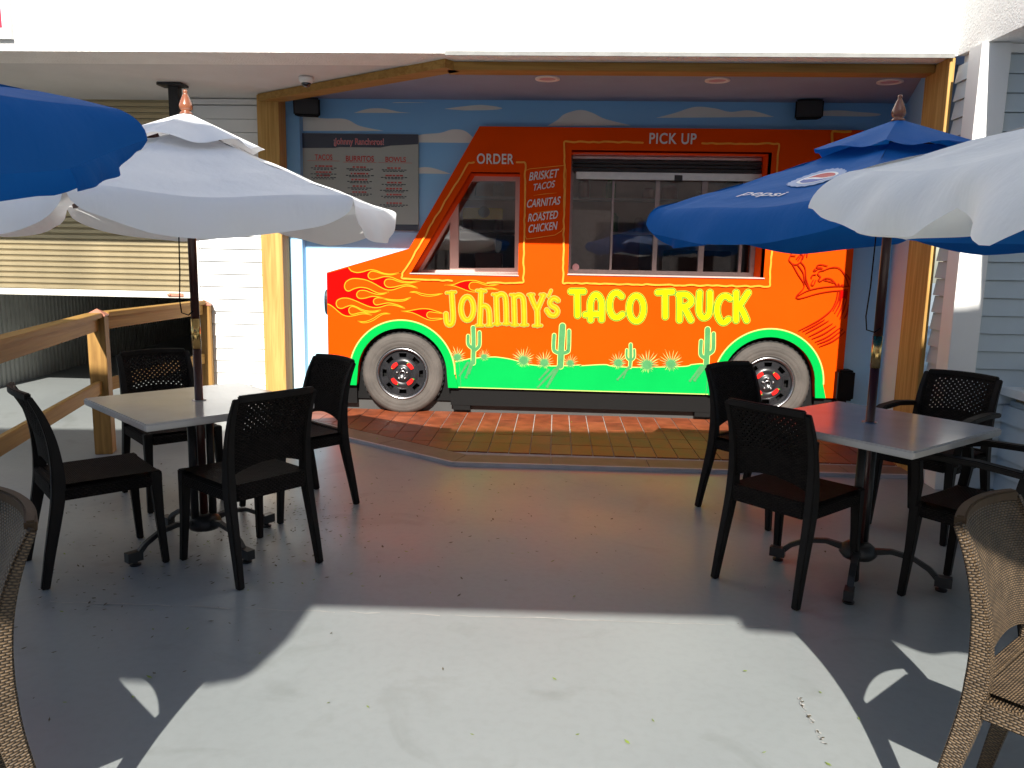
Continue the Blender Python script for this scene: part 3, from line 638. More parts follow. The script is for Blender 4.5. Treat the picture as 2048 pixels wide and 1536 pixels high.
# wheel arches and wheels
for cx in WX:
    mb = MB(); mb.prism(arch(cx, RO, foot=.032)[::1] + arch(cx, RI, foot=.012)[::-1], -.018, -.001); ar_ = mb.obj('wheel_arch', 'green', tk)
    mb = MB(); mb.strip(arch(cx, RO+.001, 40, .032)[1:-1], .006, -.0195, cap=False); mb.obj('arch_edge', 'cactus_edge', ar_)
    mb = MB(); mb.prism([(cx-RI-.03, .125)]+arch(cx, RI+.03, foot=0)[1:-1]+[(cx+RI+.03, .125)], WY-.045, WY-.022); mb.obj('wheel_well', 'black', tk)
def wheel(cx):
    mb = MB(); W = .10
    mb.m = 0; R = WR
    mb.lathe([(.238, .012), (.243, -.004), (.252, -.011), (.256, -.0085), (.262, -.013), (.29, -.0165), (.294, -.0150), (.300, -.0175), (.322, -.0180), (.326, -.0162), (.332, -.0175), (.345, -.013), (.362, .002), (.370, .014)], 'Y', 64, (cx, 0, WR))
    for k in range(4): pass
    mb.m = 1
    mb.lathe([(.370, .0141), (R, .03), (R, .085), (.36, .097), (.1, .097)], 'Y', 64, (cx, 0, WR))
    t = mb.obj('tyre', ['tyre', 'tread'], tk, smooth=True)
    mb = MB()
    n = 46
    for k in range(n):
        a = 2*PI*k/n; c, s = math.cos(a), math.sin(a); c2, s2 = math.cos(a+.07), math.sin(a+.07)
        ro, ri = R+.004, R-.012
        if a > 1.2*PI and a < 1.8*PI and True: ro = R+.0005
        mb.hexa([(cx+ri*c, .028, WR+ri*s), (cx+ri*c2, .028, WR+ri*s2), (cx+ri*c2, .086, WR+ri*s2), (cx+ri*c, .086, WR+ri*s)], [(cx+ro*c, .028, WR+ro*s), (cx+ro*c2, .028, WR+ro*s2), (cx+ro*c2, .086, WR+ro*s2), (cx+ro*c, .086, WR+ro*s)])
    mb.obj('tread', 'tread', t)
    mb = MB(); mb.lathe([(.240, .016), (.240, -.008), (.233, -.018), (.221, -.012), (.212, .008), (.207, .03)], 'Y', 64, (cx, 0, WR)); mb.obj('rim_lip', 'chrome', tk, smooth=True)
    # rim dish with eight slots
    mb = MB(); c8 = []
    outer = [(.209*math.cos(2*PI*k/64), .209*math.sin(2*PI*k/64)) for k in range(64)]
    holes = []
    for k in range(8):
        a = 2*PI*k/8+PI/2; u = (math.cos(a), math.sin(a)); v = (-u[1], u[0]); holes.append([(u[0]*r_+v[0]*s_, u[1]*r_+v[1]*s_) for r_, s_ in ((.150, -.031), (.150, .031), (.188, .036), (.188, -.036))])
    mb.prism(outer, .016, .03, holes=holes, back=False); mb.v = [(v[0]+cx, v[1], v[2]+WR) for v in mb.v]; rim = mb.obj('rim', 'rim', tk)
    mb = MB(); mb.lathe([(.144, .0155), (.128, .002), (.10, -.004), (.088, .006), (.075, .006), (.066, -.010), (.028, -.012), (.022, .004), (0, .004)], 'Y', 40, (cx, 0, WR)); mb.obj('hub', 'rim', rim, smooth=True)
    mb = MB(); mb.lathe([(.030, -.0125), (.027, -.016), (.021, -.0125)], 'Y', 24, (cx, 0, WR)); mb.obj('hub_ring', 'chrome', rim, smooth=True)
    for k in range(5):
        a = 2*PI*k/5+PI/2; mb = MB(); mb.lathe([(.0115, -.0105), (.0115, -.020), (.008, -.028), (0, -.030)], 'Y', 10, (cx+.048*math.cos(a), 0, WR+.048*math.sin(a))); mb.obj('wheel_nut', 'chrome', rim, smooth=True)
    mb = MB(); mb.lathe([(0, .10), (.21, .10)], 'Y', 32, (cx, -.02, WR)); mb.obj('brake_drum', 'black', rim)
    for k in range(4):
        a = 2*PI*k/4+PI/4; mb = MB()
        pts = smooth([(.104*math.cos(a+t), .104*math.sin(a+t)) for t in (-.34, -.15, .05, .25, .36)], 4); pts = [(p[0]+cx, p[1]+WR) for p in pts]
        mb.strip(pts, .017, -.0085, taper=lambda t: .75+.5*math.sin(PI*t)**.8-.35*t*(1 if k % 2 else 1), cap=False); mb.m = 1
        p = pts[-1]; p2 = (cx+(p[0]-cx)*1.12+.006, WR+(p[1]-WR)*1.12); mb.strip([p, ((p[0]+p2[0])/2, (p[1]+p2[1])/2), p2], .0035, -.0086, cap=False); mb.obj('chili_decal', ['chili', 'stem_green'], rim)
for cx in WX: wheel(cx)
# skirt, bumper, headlight
xa, xb = WX[0]+RI+.03, WX[1]-RI-.03
mb = MB(); mb.box(xa, xb, .03, .097, .095, zbot+.02); mb.obj('skirt', 'black', tk)
for x in (xa+.10, xb-.10): mb = MB(); mb.box(x-.08, x+.08, .035, .095, .05, .0945); mb.obj('skirt_foot', 'black', tk)
mb = MB(); mb.box(xl+.02, WX[0]-RI-.02, .03, .097, .085, zbot+.02); mb.obj('skirt', 'black', tk)
mb = MB(); mb.box(WX[1]+RI+.02, xr+.06, .03, .097, .10, zbot+.02); mb.obj('skirt', 'black', tk)
mb = MB(); p = onY(1690, 770, -.06); mb.box(p.x-.075, p.x+.075, -.09, .08, p.z-.14, p.z+.13); mb.obj('rear_bumper', 'black', tk, bevel=.018)
mb = MB(); zc = fz(652, 605)[1]; mb.lathe([(0, -.02), (.10, -.02), (.115, 0), (.115, .05), (0, .05)], 'Y', 24, (0, 0, 0)); mb.v = [(xl-.02+v[1]*.5, .05+v[0]*.4, zc+v[2]) for v in mb.v]; mb.obj('headlight', 'dark_metal', tk)

# ---- painted art
DY = -.0022
def P1(x, y): return fz(640+x/6.4, 520+y/6.4)
def P2(x, y): return fz(870+x/6.4, 560+y/6.4)
def P3(x, y): return fz(1130+x/5.12, 560+y/5.12)
def P4(x, y): return fz(1560+x/6.4, 470+y/6.4)
def P6(x, y): return fz(820+x/4.52, 240+y/4.52)
flame = [(400,140),(470,160),(550,150),(640,125),(720,135),(800,165),(900,180),(1000,165),(1062,143),(980,176),(900,191),(800,177),(720,152),(660,145),(620,180),(625,225),(670,247),(740,235),(830,212),(920,222),(1000,255),(1080,275),(1180,280),(1300,262),(1180,291),(1080,291),(1000,273),(920,246),(850,250),(825,290),(840,330),(880,349),(950,345),(1040,325),(1110,316),(1180,328),(1250,360),(1150,336),(1080,336),(1000,361),(920,384),(840,378),(760,340),(690,300),(600,260),(500,240),(410,240),(340,275),(315,330),(330,380),(370,397),(430,370),(510,350),(600,360),(680,395),(750,424),(820,424),(882,407),(820,434),(740,441),(650,416),(580,391),(510,392),(475,425),(475,465),(510,491),(580,487),(670,465),(760,475),(860,500),(980,511),(1080,504),(1160,478),(1080,521),(980,526),(880,516),(800,491),(730,485),(690,510),(690,550),(720,574),(780,565),(870,549),(950,563),(1020,584),(1090,620),(1000,592),(930,577),(860,577),(780,601),(710,610),(630,596),(540,560),(450,520),(360,490),(280,490),(220,520),(210,570),(235,610),(280,619),(330,600),(400,580),(470,600),(540,634),(620,653),(700,654),(780,640),(700,669),(610,667),(530,646),(470,612),(410,595),(375,620),(372,660),(395,692),(440,692),(510,675),(580,674),(680,710),(600,691),(530,691),(440,711),(360,721),(290,700),(230,655),(180,610),(130,575)]
fp = smooth([P1(*p) for p in flame], 4)
nose = (xl+.0015, P1(80, 155)[1]-.012); hoodp = P1(365, 96)
small = [([(1150,412),(1220,404),(1300,428),(1400,444),(1480,439),(1570,429),(1480,454),(1390,463),(1300,451),(1230,420)], P1),
         ([(465,770),(520,788),(600,783),(690,743),(760,698),(830,679),(900,690),(830,691),(770,714),(700,762),(620,797),(540,802)], P1),
         ([(1030,655),(1120,653),(1200,638),(1300,623),(1400,628),(1500,658),(1575,684),(1480,673),(1400,663),(1370,690),(1375,727),(1420,747),(1500,745),(1575,751),(1480,768),(1400,768),(1330,742),(1250,702),(1160,669)], P1),
         ([(120,65),(230,60),(330,23),(420,6),(520,8),(620,38),(730,58),(830,45),(740,71),(640,62),(540,31),(470,30),(440,60),(440,100),(470,127),(540,130),(650,104),(740,104),(815,130),(740,116),(650,119),(560,147),(480,152),(400,132),(310,97),(230,73)], P2)]
mb = MB(); mb.flat([nose, hoodp]+fp+[P1(97, 562), (xl+.0015, P1(95, 560)[1])], DY); mb.m = 1; mb.strip([hoodp]+fp+[P1(97, 562)], .0042, DY-.0008, cap=False); mb.obj('flame', ['art_red', 'art_yellow'], body)
for pts, F in small:
    mb = MB(); pp = smooth([F(*p) for p in pts], 4, True); mb.flat(pp, DY-.0003); mb.m = 1; mb.strip(pp, .0036, DY-.0010, closed=True); mb.obj('flame', ['art_red', 'art_yellow'], body)
# desert: hill, agaves, cacti
hill = [P2(255, 1045), P2(380, 1022), P2(470, 1003), P2(720, 985), P2(830, 990), P2(1000, 1020), P2(1200, 1080), P2(1500, 1100), P2(1860, 1087), P3(160, 877), P3(400, 865), P3(480, 880), P3(700, 893), P3(1200, 885), P3(1300, 865), P3(1430, 856), P3(1560, 872)]
hs = smooth(hill, 5); mb = MB()
mb.flat(hs+[(WX[1]-RO-.02, zbot+.001), (WX[0]+RO+.02, zbot+.001)], DY-.0004); mb.m = 1; mb.strip(hs, .004, DY-.0012, cap=False); mb.strip([(WX[0]+RO+.03, zbot+.004), (WX[1]-RO-.03, zbot+.004)], .004, DY-.0012, cap=False); mb.obj('desert_hill', ['hill', 'cactus_edge'], body)
dz = [DY-.0016]
def nextd(): dz[0] -= .00004; return dz[0]
def agave(cx, cz, r, n, name='agave'):
    mb = MB()
    for col, k in ((1, 1.07), (0, 1.0)):
        mb.m = col; poly = []
        for i in range(n):
            a = 2*PI*i/n+random.uniform(-.06, .06); up = .75+.25*math.sin(a); rr = r*up*random.uniform(.85, 1.25)*k
            poly.append((cx+rr*math.cos(a), cz+rr*math.sin(a))); a2 = a+PI/n; poly.append((cx+r*.30*k*math.cos(a2), cz+r*.30*k*math.sin(a2)))
        mb.flat(poly, nextd())
    mb.obj(name, ['cactus', 'cactus_edge'], body)
def cactus(strokes, F, sc):
    mb = MB()
    for layer, extra in ((1, .0055), (0, 0)):
        mb.m = layer
        for pts, r in strokes: mb.strip(smooth([F(*p) for p in pts], 4), r/sc/225+extra, nextd())
    mb.obj('cactus', ['cactus', 'cactus_edge'], body)
def shadow_strokes(strokes, F, sc):
    mb = MB()
    for pts, r in strokes: mb.strip([F(*p) for p in pts], r/sc/225, nextd(), taper=lambda t: 1-.4*t)
    mb.obj('cactus_shadow', 'cactus', body)
for (x, y, r, n, F, sc) in ((285, 990, 125, 20, P2, 6.4), (628, 985, 95, 20, P2, 6.4), (1135, 1030, 160, 24, P2, 6.4), (1400, 1060, 140, 22, P2, 6.4), (1730, 1065, 110, 20, P2, 6.4), (545, 850, 110, 20, P3, 5.12), (840, 870, 140, 22, P3, 5.12), (1085, 860, 130, 22, P3, 5.12)):
    c_ = F(x, y); agave(c_[0], c_[1], r/sc/225, n)
cactus([([(490, 610), (495, 800), (490, 1060)], 27), ([(425, 715), (425, 810), (450, 850), (490, 875)], 20), ([(570, 670), (570, 820), (545, 870), (500, 905)], 20)], P2, 6.4)
cactus([([(1632, 590), (1620, 800), (1605, 1100)], 38), ([(1525, 705), (1520, 880), (1550, 920), (1605, 940)], 22), ([(1715, 650), (1710, 880), (1690, 920), (1620, 940)], 22)], P2, 6.4)
cactus([([(672, 660), (672, 800), (665, 890)], 15), ([(632, 715), (632, 790), (668, 825)], 11), ([(708, 715), (708, 790), (676, 825)], 11)], P3, 5.12)
cactus([([(1460, 505), (1455, 700), (1445, 880)], 26), ([(1393, 625), (1388, 750), (1410, 785), (1445, 800)], 18), ([(1520, 550), (1518, 700), (1495, 740), (1460, 760)], 18)], P3, 5.12)
shadow_strokes([([(470, 1050), (400, 1240)], 22), ([(420, 1060), (320, 1220)], 16), ([(470, 1090), (440, 1190)], 16)], P2, 6.4)
shadow_strokes([([(1580, 1110), (1440, 1360)], 24), ([(1530, 1150), (1320, 1370)], 18), ([(1450, 1150), (1340, 1270)], 16)], P2, 6.4)
shadow_strokes([([(660, 890), (540, 1015)], 14), ([(640, 900), (600, 1000)], 10)], P3, 5.12); shadow_strokes([([(1430, 880), (1330, 1020)], 20), ([(1390, 890), (1280, 1030)], 14)], P3, 5.12)
mb = MB()
for xx in (WX[0]+RO+.055, WX[1]-RO-.055): mb.strip([(xx, zbot+.002), (xx-.006*(1 if xx < 0 else -1), zbot+.12), (xx-.02*(1 if xx < 0 else -1), zbot+.24)], .0022, nextd(), cap=False)
mb.obj('panel_seam', 'cactus', body)
# lettering
taco = [[(62,118),(190,118)], [(125,120),(126,240),(128,362)], [(263,408),(258,300),(262,225),(288,168),(318,150),(350,170),(374,225),(376,300),(374,405)], [(208,355),(290,350),(370,348)],
        [(580,168),(535,132),(485,152),(458,220),(460,305),(492,370),(540,382),(588,352)], [(950,128),(1100,120)], [(1025,125),(1025,250),(1026,375)], [(1170,160),(1172,280),(1170,410)],
        [(1160,150),(1240,150),(1288,190),(1284,238),(1240,268),(1190,275)], [(1215,275),(1250,340),(1288,410)], [(1378,130),(1370,310),(1395,372),(1428,386),(1464,360),(1480,300),(1482,130)],
        [(1692,190),(1650,165),(1600,180),(1562,250),(1556,330),(1580,402),(1622,436),(1672,402)], [(1750,130),(1752,270),(1750,412)], [(1872,130),(1830,195),(1785,265)], [(1785,265),(1825,335),(1858,412)]]
oval = lambda cx, cy, rx, ry: [(cx+rx*math.cos(2*PI*k/28), cy+ry*math.sin(2*PI*k/28)) for k in range(28)]
def letters(strokes, ovals, F, r, layers, name, mats, thin=()):
    mb = MB()
    for mi, ex in layers:
        mb.m = mi
        for k, s in enumerate(strokes): mb.strip(smooth([F(*p) for p in s], 5) if len(s) > 2 else [F(*s[0]), F(*s[1])], (r*.45 if k in thin else r)+ex, nextd())
        for o in ovals: mb.strip([F(*p) for p in oval(*o)], r+ex, nextd(), closed=True)
    return mb.obj(name, mats, body)
letters(taco, [(730, 292, 74, 130)], P3, .0225, ((2, .0135), (1, .0095), (0, 0)), 'taco_truck_lettering', ['bright_yellow', 'letter_green', 'gold_light'])
john = [[(150,165),(262,155)], [(215,165),(226,330),(234,470),(222,550),(185,574),(152,540),(143,435)], [(592,140),(584,350),(575,570)], [(538,136),(648,146)], [(588,345),(640,330),(690,385),(700,570)], [(532,582),(615,582)], [(660,582),(728,582)],
        [(785,195),(790,380),(797,560)], [(740,185),(790,192)], [(788,215),(840,180),(885,195),(905,250),(913,400),(915,555)], [(760,562),(835,562)], [(880,560),(955,560)],
        [(1010,200),(1016,380),(1020,570)], [(970,190),(1015,196)], [(1012,225),(1065,195),(1110,210),(1132,260),(1140,400),(1142,570)], [(985,575),(1060,575)], [(1105,575),(1185,575)],
        [(1225,195),(1265,300),(1308,385)], [(1390,195),(1345,300),(1308,385)], [(1308,385),(1312,480),(1312,580)], [(1195,190),(1262,186)], [(1350,186),(1410,192)], [(1262,585),(1362,583)],
        [(1486,135),(1452,212)], [(1572,262),(1540,238),(1505,240),(1472,285),(1492,330),(1545,358),(1568,405),(1535,452),(1475,445),(1432,385)]]
letters(john, [(415, 365, 80, 150)], P2, .0165, ((2, .0105), (3, .0065), (0, .003), (1, -.0105)), 'johnnys_lettering', ['gold', 'gold_light', 'gold_edge', 'letter_green'], thin=(0, 3, 5, 6, 8, 10, 11, 13, 15, 16, 20, 21, 22, 23))
# sign writing
def on_face(x0, y0, x1, y1, skew=0): a = fz(x0, y1); b = fz(x1, y0); return boxfn(a[0], a[1], b[0], b[1], nextd(), skew)
for body_t, bx in (('ORDER', (954, 308, 1028, 328)), ('PICK UP', (1298, 267, 1393, 288))):
    mb = MB(); add_text(mb, body_t, on_face(*bx), bold=.018, spacing=1.1); mb.obj('sign_lettering', 'letter_white', body)
for body_t, (xa_, xb_, y, hgt) in (('BRISKET', (1058, 1118, 362, 21)), ('TACOS', (1067, 1110, 382, 18)), ('CARNITAS', (1054, 1121, 416, 20)), ('ROASTED', (1056, 1116, 444, 20)), ('CHICKEN', (1057, 1115, 466, 20))):
    a = fz(xa_, y); b = fz(xb_, y-hgt+5); mb = MB(); add_text(mb, body_t, boxfn(a[0], a[1], b[0], b[1], nextd(), .035), shear=.22, bold=.012); mb.obj('sign_lettering', 'letter_white', body)
mb = MB()
mb.strip([fz(*p) for p in ((1050, 470), (1049, 420), (1049, 348), (1052, 341), (1060, 338), (1120, 332), (1130, 331), (1132, 340), (1131, 400), (1127, 455), (1123, 462), (1110, 470), (1065, 477), (1053, 478))], .0028, nextd(), closed=True)
for y in (389, 424): mb.strip([fz(1068, y+2), fz(1090, y-1), fz(1112, y-3)], .003, nextd(), taper=lambda t: .3+.7*math.sin(PI*t))
mb.obj('menu_border', 'line_yellow', body)
def wavy(pts, amp=.004):
    out = []
    for a, c in zip(pts, pts[1:]):
        d = math.dist(a, c); k = max(2, int(d/.04)); out += [(a[0]+(c[0]-a[0])*t/k+random.uniform(-amp, amp), a[1]+(c[1]-a[1])*t/k+random.uniform(-amp, amp)) for t in range(k)]
    return smooth(out+[pts[-1]], 3)
mb = MB(); mb.strip(wavy([fz(*p) for p in ((905, 561), (848, 560), (804, 557), (806, 545), (823, 520), (870, 437), (937, 327), (948, 325))]), .0080, nextd()); mb.obj('pinstripe', 'line_yellow', body)
mb = MB(); mb.strip(wavy([fz(*p) for p in ((1034, 325), (1051, 326), (1049, 440), (1047, 565), (975, 566))]), .0080, nextd()); mb.obj('pinstripe', 'line_yellow', body)
mb = MB(); mb.strip(wavy([fz(*p) for p in ((1286, 285), (1129, 284), (1128, 430), (1126, 566), (1340, 570), (1538, 573), (1548, 430), (1557, 288), (1404, 287))]), .0080, nextd()); mb.obj('pinstripe', 'line_yellow', body)
mb = MB(); mb.strip(wavy([fz(*p) for p in ((1663, 300), (1664, 264), (1700, 263))]), .0105, nextd()); mb.obj('pinstripe', 'line_yellow', body)
surf = [[(175,120),(160,200),(135,250),(112,320),(155,375),(225,500),(300,620),(290,690),(205,780),(225,812),(300,800),(450,755),(600,725),(720,712),(860,700)],
        [(205,790),(300,735),(380,702),(520,672),(700,655),(880,655)], [(155,368),(205,378),(262,340),(272,310)], [(285,120),(262,180),(262,240),(285,260),(272,310)], [(385,120),(350,190),(340,280)],
        [(160,190),(215,178)], [(135,265),(190,268)], [(205,305),(245,262)], [(228,322),(262,270)], [(225,385),(290,480),(310,580),(360,680)], [(262,345),(315,420),(330,560),(375,690)], [(340,200),(310,250),(290,300)],
        [(600,395),(520,378),(470,392),(470,415),(520,415)], [(540,425),(490,430),(440,462),(425,450),(450,430)], [(560,450),(620,425),(700,412),(760,430),(815,495),(850,580),(870,655)], [(560,450),(500,465),(480,500),(515,540),(485,570),(510,592),(570,555),(640,558),(690,600),(725,655)], [(560,575),(620,590),(680,610)],
        [(830,495),(865,530),(885,570)], [(740,620),(765,655)], [(785,630),(805,655)], [(400,550),(395,530),(420,510),(455,505)], [(420,575),(395,630),(425,640),(450,580)],
        [(735,715),(715,830),(650,960),(520,1070),(380,1150),(240,1220)], [(760,720),(745,830),(680,960)], [(790,720),(760,880),(700,990)], [(815,790),(780,930),(735,1025)], [(845,830),(810,950),(765,1060)], [(870,900),(850,1000),(820,1060)],
        [(560,1085),(420,1165),(290,1230)], [(610,1100),(470,1180),(330,1255)], [(660,1135),(520,1220),(370,1295)], [(705,1165),(560,1260),(410,1325)], [(760,1185),(600,1300),(450,1365)], [(790,1210),(640,1325),(480,1392)], [(822,1240),(680,1350),(505,1425)]]
mb = MB()
for k, s in enumerate(surf): mb.strip(smooth([P4(*p) for p in s], 5), .0045 if k < 22 else .0062, nextd(), taper=(lambda t: 1) if k < 22 else (lambda t: .5+.6*math.sin(PI*t)))
mb.obj('surfer_drawing', 'line_red', body)
mb = MB(); mb.flat([P4(770, 715), P4(862, 712), P4(850, 830), P4(800, 790), P4(760, 850)], nextd()); mb.obj('wave_patch', 'art_red', body)

# ------------------------------------------------------------------ menu board, speakers, camera, lights, sign
MY = WY-.03
def mm(x, y): p = onY(x, y, MY); return (p.x, p.z)
x0, z1 = mm(603, 266); x1, z0 = mm(837, 462)
mn = empty('menu_board', (0, MY, 0)); tag(mn, 'glossy wall menu board with red headings left of the truck', 'menu board')
mb = MB(); mb.box(x0, x1, 0, .027, z0, z1); mb.obj('panel', 'board', mn, bevel=.003)
mb = MB(); mb.flat([(x0+.002, z1-.13), (x0+.30, z1-.125), (x0+.34, z1-.118), (x1-.34, z1-.118), (x1-.25, z1-.10), (x1-.002, z1-.085), (x1-.002, z1-.002), (x0+.002, z1-.002)], -.002); mb.obj('band', 'navy', mn); mb = MB(); mb.flat([(x0+.002, z0+.002), (x1-.002, z0+.002), (x1-.002, z0+.055), (x0+.002, z0+.055)], -.002); mb.obj('band', 'navy', mn)
mb = MB(); a, b = mm(668, 293), mm(768, 277); add_text(mb, '\u00a1Johnny Rancheros!', boxfn(a[0], a[1], b[0], b[1], -.004), bold=.03); mb.obj('lettering', 'menu_pink', mn)
mb = MB(); a, b = mm(669, 292.5), mm(767, 277.5); add_text(mb, '\u00a1Johnny Rancheros!', boxfn(a[0], a[1], b[0], b[1], -.005)); mb.obj('lettering', 'menu_red', mn)
for t, (xa, xb, ya, yb, ua, ub) in (('TACOS', (630, 665, 320, 309, 615, 680)), ('BURRITOS', (692, 748, 323, 312, 686, 753)), ('BOWLS', (771, 812, 324, 314, 757, 824))):
    mb = MB(); a, b = mm(xa, ya), mm(xb, yb); add_text(mb, t, boxfn(a[0], a[1], b[0], b[1], -.004), bold=.02); a, b = mm(ua, ya+1), mm(ub, ya+2.5); mb.quadv([(a[0], -.003, b[1]), (b[0], -.003, b[1]), (b[0], -.003, a[1]), (a[0], -.003, a[1])]); mb.obj('lettering', 'menu_red', mn)
mb = MB()
for cx_, rows in ((648, [331, 343, 350]), (720, [333, 346, 358, 371, 383]), (789, [335, 350, 364, 376, 388, 405])):
    for k, y in enumerate(rows):
        for dyy, wd, mi, hh in ((0, 14+5*random.random(), 0, 2.6), (4.5, 24+5*random.random(), 1, 1.1), (7.2, 15+8*random.random(), 1, 1.1)):
            mb.m = mi; a, b = mm(cx_-wd, y+dyy+hh), mm(cx_+wd, y+dyy)
            nseg = int(wd/3)
            for q in range(nseg):
                u0, u1 = q/nseg, (q+random.uniform(.55, .95))/nseg; mb.quadv([(a[0]+(b[0]-a[0])*u0, -.003, a[1]), (a[0]+(b[0]-a[0])*u1, -.003, a[1]), (a[0]+(b[0]-a[0])*u1, -.003, b[1]), (a[0]+(b[0]-a[0])*u0, -.003, b[1])])
tag(mb.obj('menu_lines', ['menu_red', 'menu_dark'], mn), kind='stuff')
for x, y, rz, lab in ((615, 215, .2, 'small black wall speaker above the menu board'), (1616, 220, -.15, 'small black wall speaker above the truck near its right end')):
    p = onY(x, y, 0.0); s = empty('speaker', (p.x, 0.0, p.z), rz); tag(s, lab, 'speaker', 'wall speakers under the alcove ceiling')
    mb = MB(); mb.hexa([(-.115, -.08, -.08), (.115, -.08, -.08), (.095, .07, -.07), (-.095, .07, -.07)], [(-.115, -.09, .07), (.115, -.09, .07), (.095, .07, .07), (-.095, .07, .07)]); mb.obj('cabinet', 'black', s, bevel=.012)
    mb = MB(); mb.hexa([(-.10, -.089, -.066), (.10, -.089, -.066), (.10, -.085, -.066), (-.10, -.085, -.066)], [(-.10, -.098, .056), (.10, -.098, .056), (.10, -.088, .056), (-.10, -.088, .056)]); mb.obj('grille', 'dark_metal', s)
    mb = MB(); mb.tube([(0, .06, 0), (0, WY, .0)], .02); mb.obj('bracket', 'black', s)
p = onZ(612, 154, ZS); sc = empty('security_camera', (p.x, p.y, ZS)); tag(sc, 'white dome security camera under the soffit by the left pine post', 'camera')
mb = MB(); mb.lathe([(0, 0), (.055, 0), (.055, -.02), (.048, -.04), (.036, -.045)], 'Z', 24); mb.obj('housing', 'white_trim', sc, smooth=True)
mb = MB(); mb.lathe([(.036, -.042), (.034, -.055), (.024, -.07), (0, -.077)], 'Z', 24); mb.obj('dome', 'dome', sc, smooth=True)
for k, (x, lab) in enumerate(((1095, 'left round recessed light in the alcove ceiling'), (1435, 'middle round recessed light in the alcove ceiling'), (1780, 'right round recessed light in the alcove ceiling'))):
    p = onZ(x, 157+k*3, ZS+.03); d = empty('ceiling_light', (p.x, p.y, ZS+.03)); tag(d, lab, 'light', 'recessed ceiling lights')
    mb = MB(); mb.lathe([(.095, 0), (.095, -.008), (.070, -.010), (.066, -.002)], 'Z', 28); mb.obj('trim_ring', 'lamp', d, smooth=True)
    mb = MB(); mb.lathe([(.066, -.003), (0, -.003)], 'Z', 28); mb.obj('lens', 'menu_pink', d)
p = onY(25, 78, FY-.02); sg = empty('wall_sign', (p.x, FY, p.z)); tag(sg, 'white framed red sign on the fascia in the top left corner', 'sign')
mb = MB(); mb.prism([(-1.5, 0), (0, 0), (0, 1.0), (-1.5, 1.0)], -.035, -.001, holes=[[(-1.45, .05), (-.045, .05), (-.045, .95), (-1.45, .95)]]); mb.obj('frame', 'white_trim', sg)
mb = MB(); mb.box(-1.45, -.045, -.012, -.002, .05, .95); mb.obj('face', 'white_siding', sg)
mb = MB(); mb.box(-1.40, -.072, -.016, -.0125, .075, .91); mb.obj('panel', 'sign_red', sg)
p = onZ(345, 168, ZS); bk = empty('soffit_bracket', (p.x, p.y, ZS)); tag(bk, 'dark metal bracket under the soffit beside the shutter top', 'bracket')
mb = MB(); mb.box(-.10, .10, -.07, .07, -.02, -.001); mb.obj('plate', 'dark_metal', bk)
mb = MB(); mb.box(-.03, .05, -.02, .05, -.36, -.0205); mb.obj('arm', 'dark_metal', bk)

# ------------------------------------------------------------------ timber fence
fe = empty('timber_fence', (0, 0, 0)); tag(fe, 'pine rail fence with copper post caps along the left side', 'fence')
PA = onZ(212, 905, 0); PE = onY(409, 640, -.075); PE = Vector((PE.x, -.075, 0)); PN = onZ(0, 700, .95); PN = PA + (Vector((PN.x, PN.y, 0))-PA)*1.75
zt = onY(204, 632, PA.y).z
def post(p, top, s=.058):
    mb = MB(); mb.box(-s, s, -s, s, 0, top); o = mb.obj('post', 'pine_fence', fe, bevel=.004); o.location = (p.x, p.y, 0)
    d = (PN-PA); o.rotation_euler = (0, 0, math.atan2(d.y, d.x)+PI/2)
    mb = MB(); mb.box(-s-.008, s+.008, -s-.008, s+.008, top+.001, top+.01)
    b = len(mb.v); mb.v += [(-s-.008, -s-.008, top+.0101), (s+.008, -s-.008, top+.0101), (s+.008, s+.008, top+.0101), (-s-.008, s+.008, top+.0101), (0, 0, top+.052)]
    for k in range(4): mb.f.append((b+k, b+(k+1) % 4, b+4)); mb.mi.append(0)
    c_ = mb.obj('post_cap', 'copper', o)
post(PA, zt); post(PE, zt-.02); post(PN, zt)
def rail(a, b, z, w_, h_, name='rail', off=0):
    d = (b-a).normalized(); n_ = Vector((-d.y, d.x, 0)); a = a+d*.06+n_*off; b = b-d*.06+n_*off
    mb = MB(); L = (b-a).length; mb.box(0, L, -w_/2, w_/2, z-h_/2, z+h_/2); o = mb.obj(name, 'pine_x', fe, bevel=.004); o.location = (a.x, a.y, 0); o.rotation_euler = (0, 0, math.atan2(d.y, d.x))
for a, b in ((PN, PA), (PA, PE)):
    rail(a, b, zt-.055, .038, .09); rail(a, b, zt-.018, .13, .036, 'cap_rail') if False else rail(a, b, zt-.10, .038, .001+.0, 'x') if False else None
    rail(a, b, zt-.50, .038, .09); 
    rail(a, b, zt+.008, .10, .034, 'cap_rail')

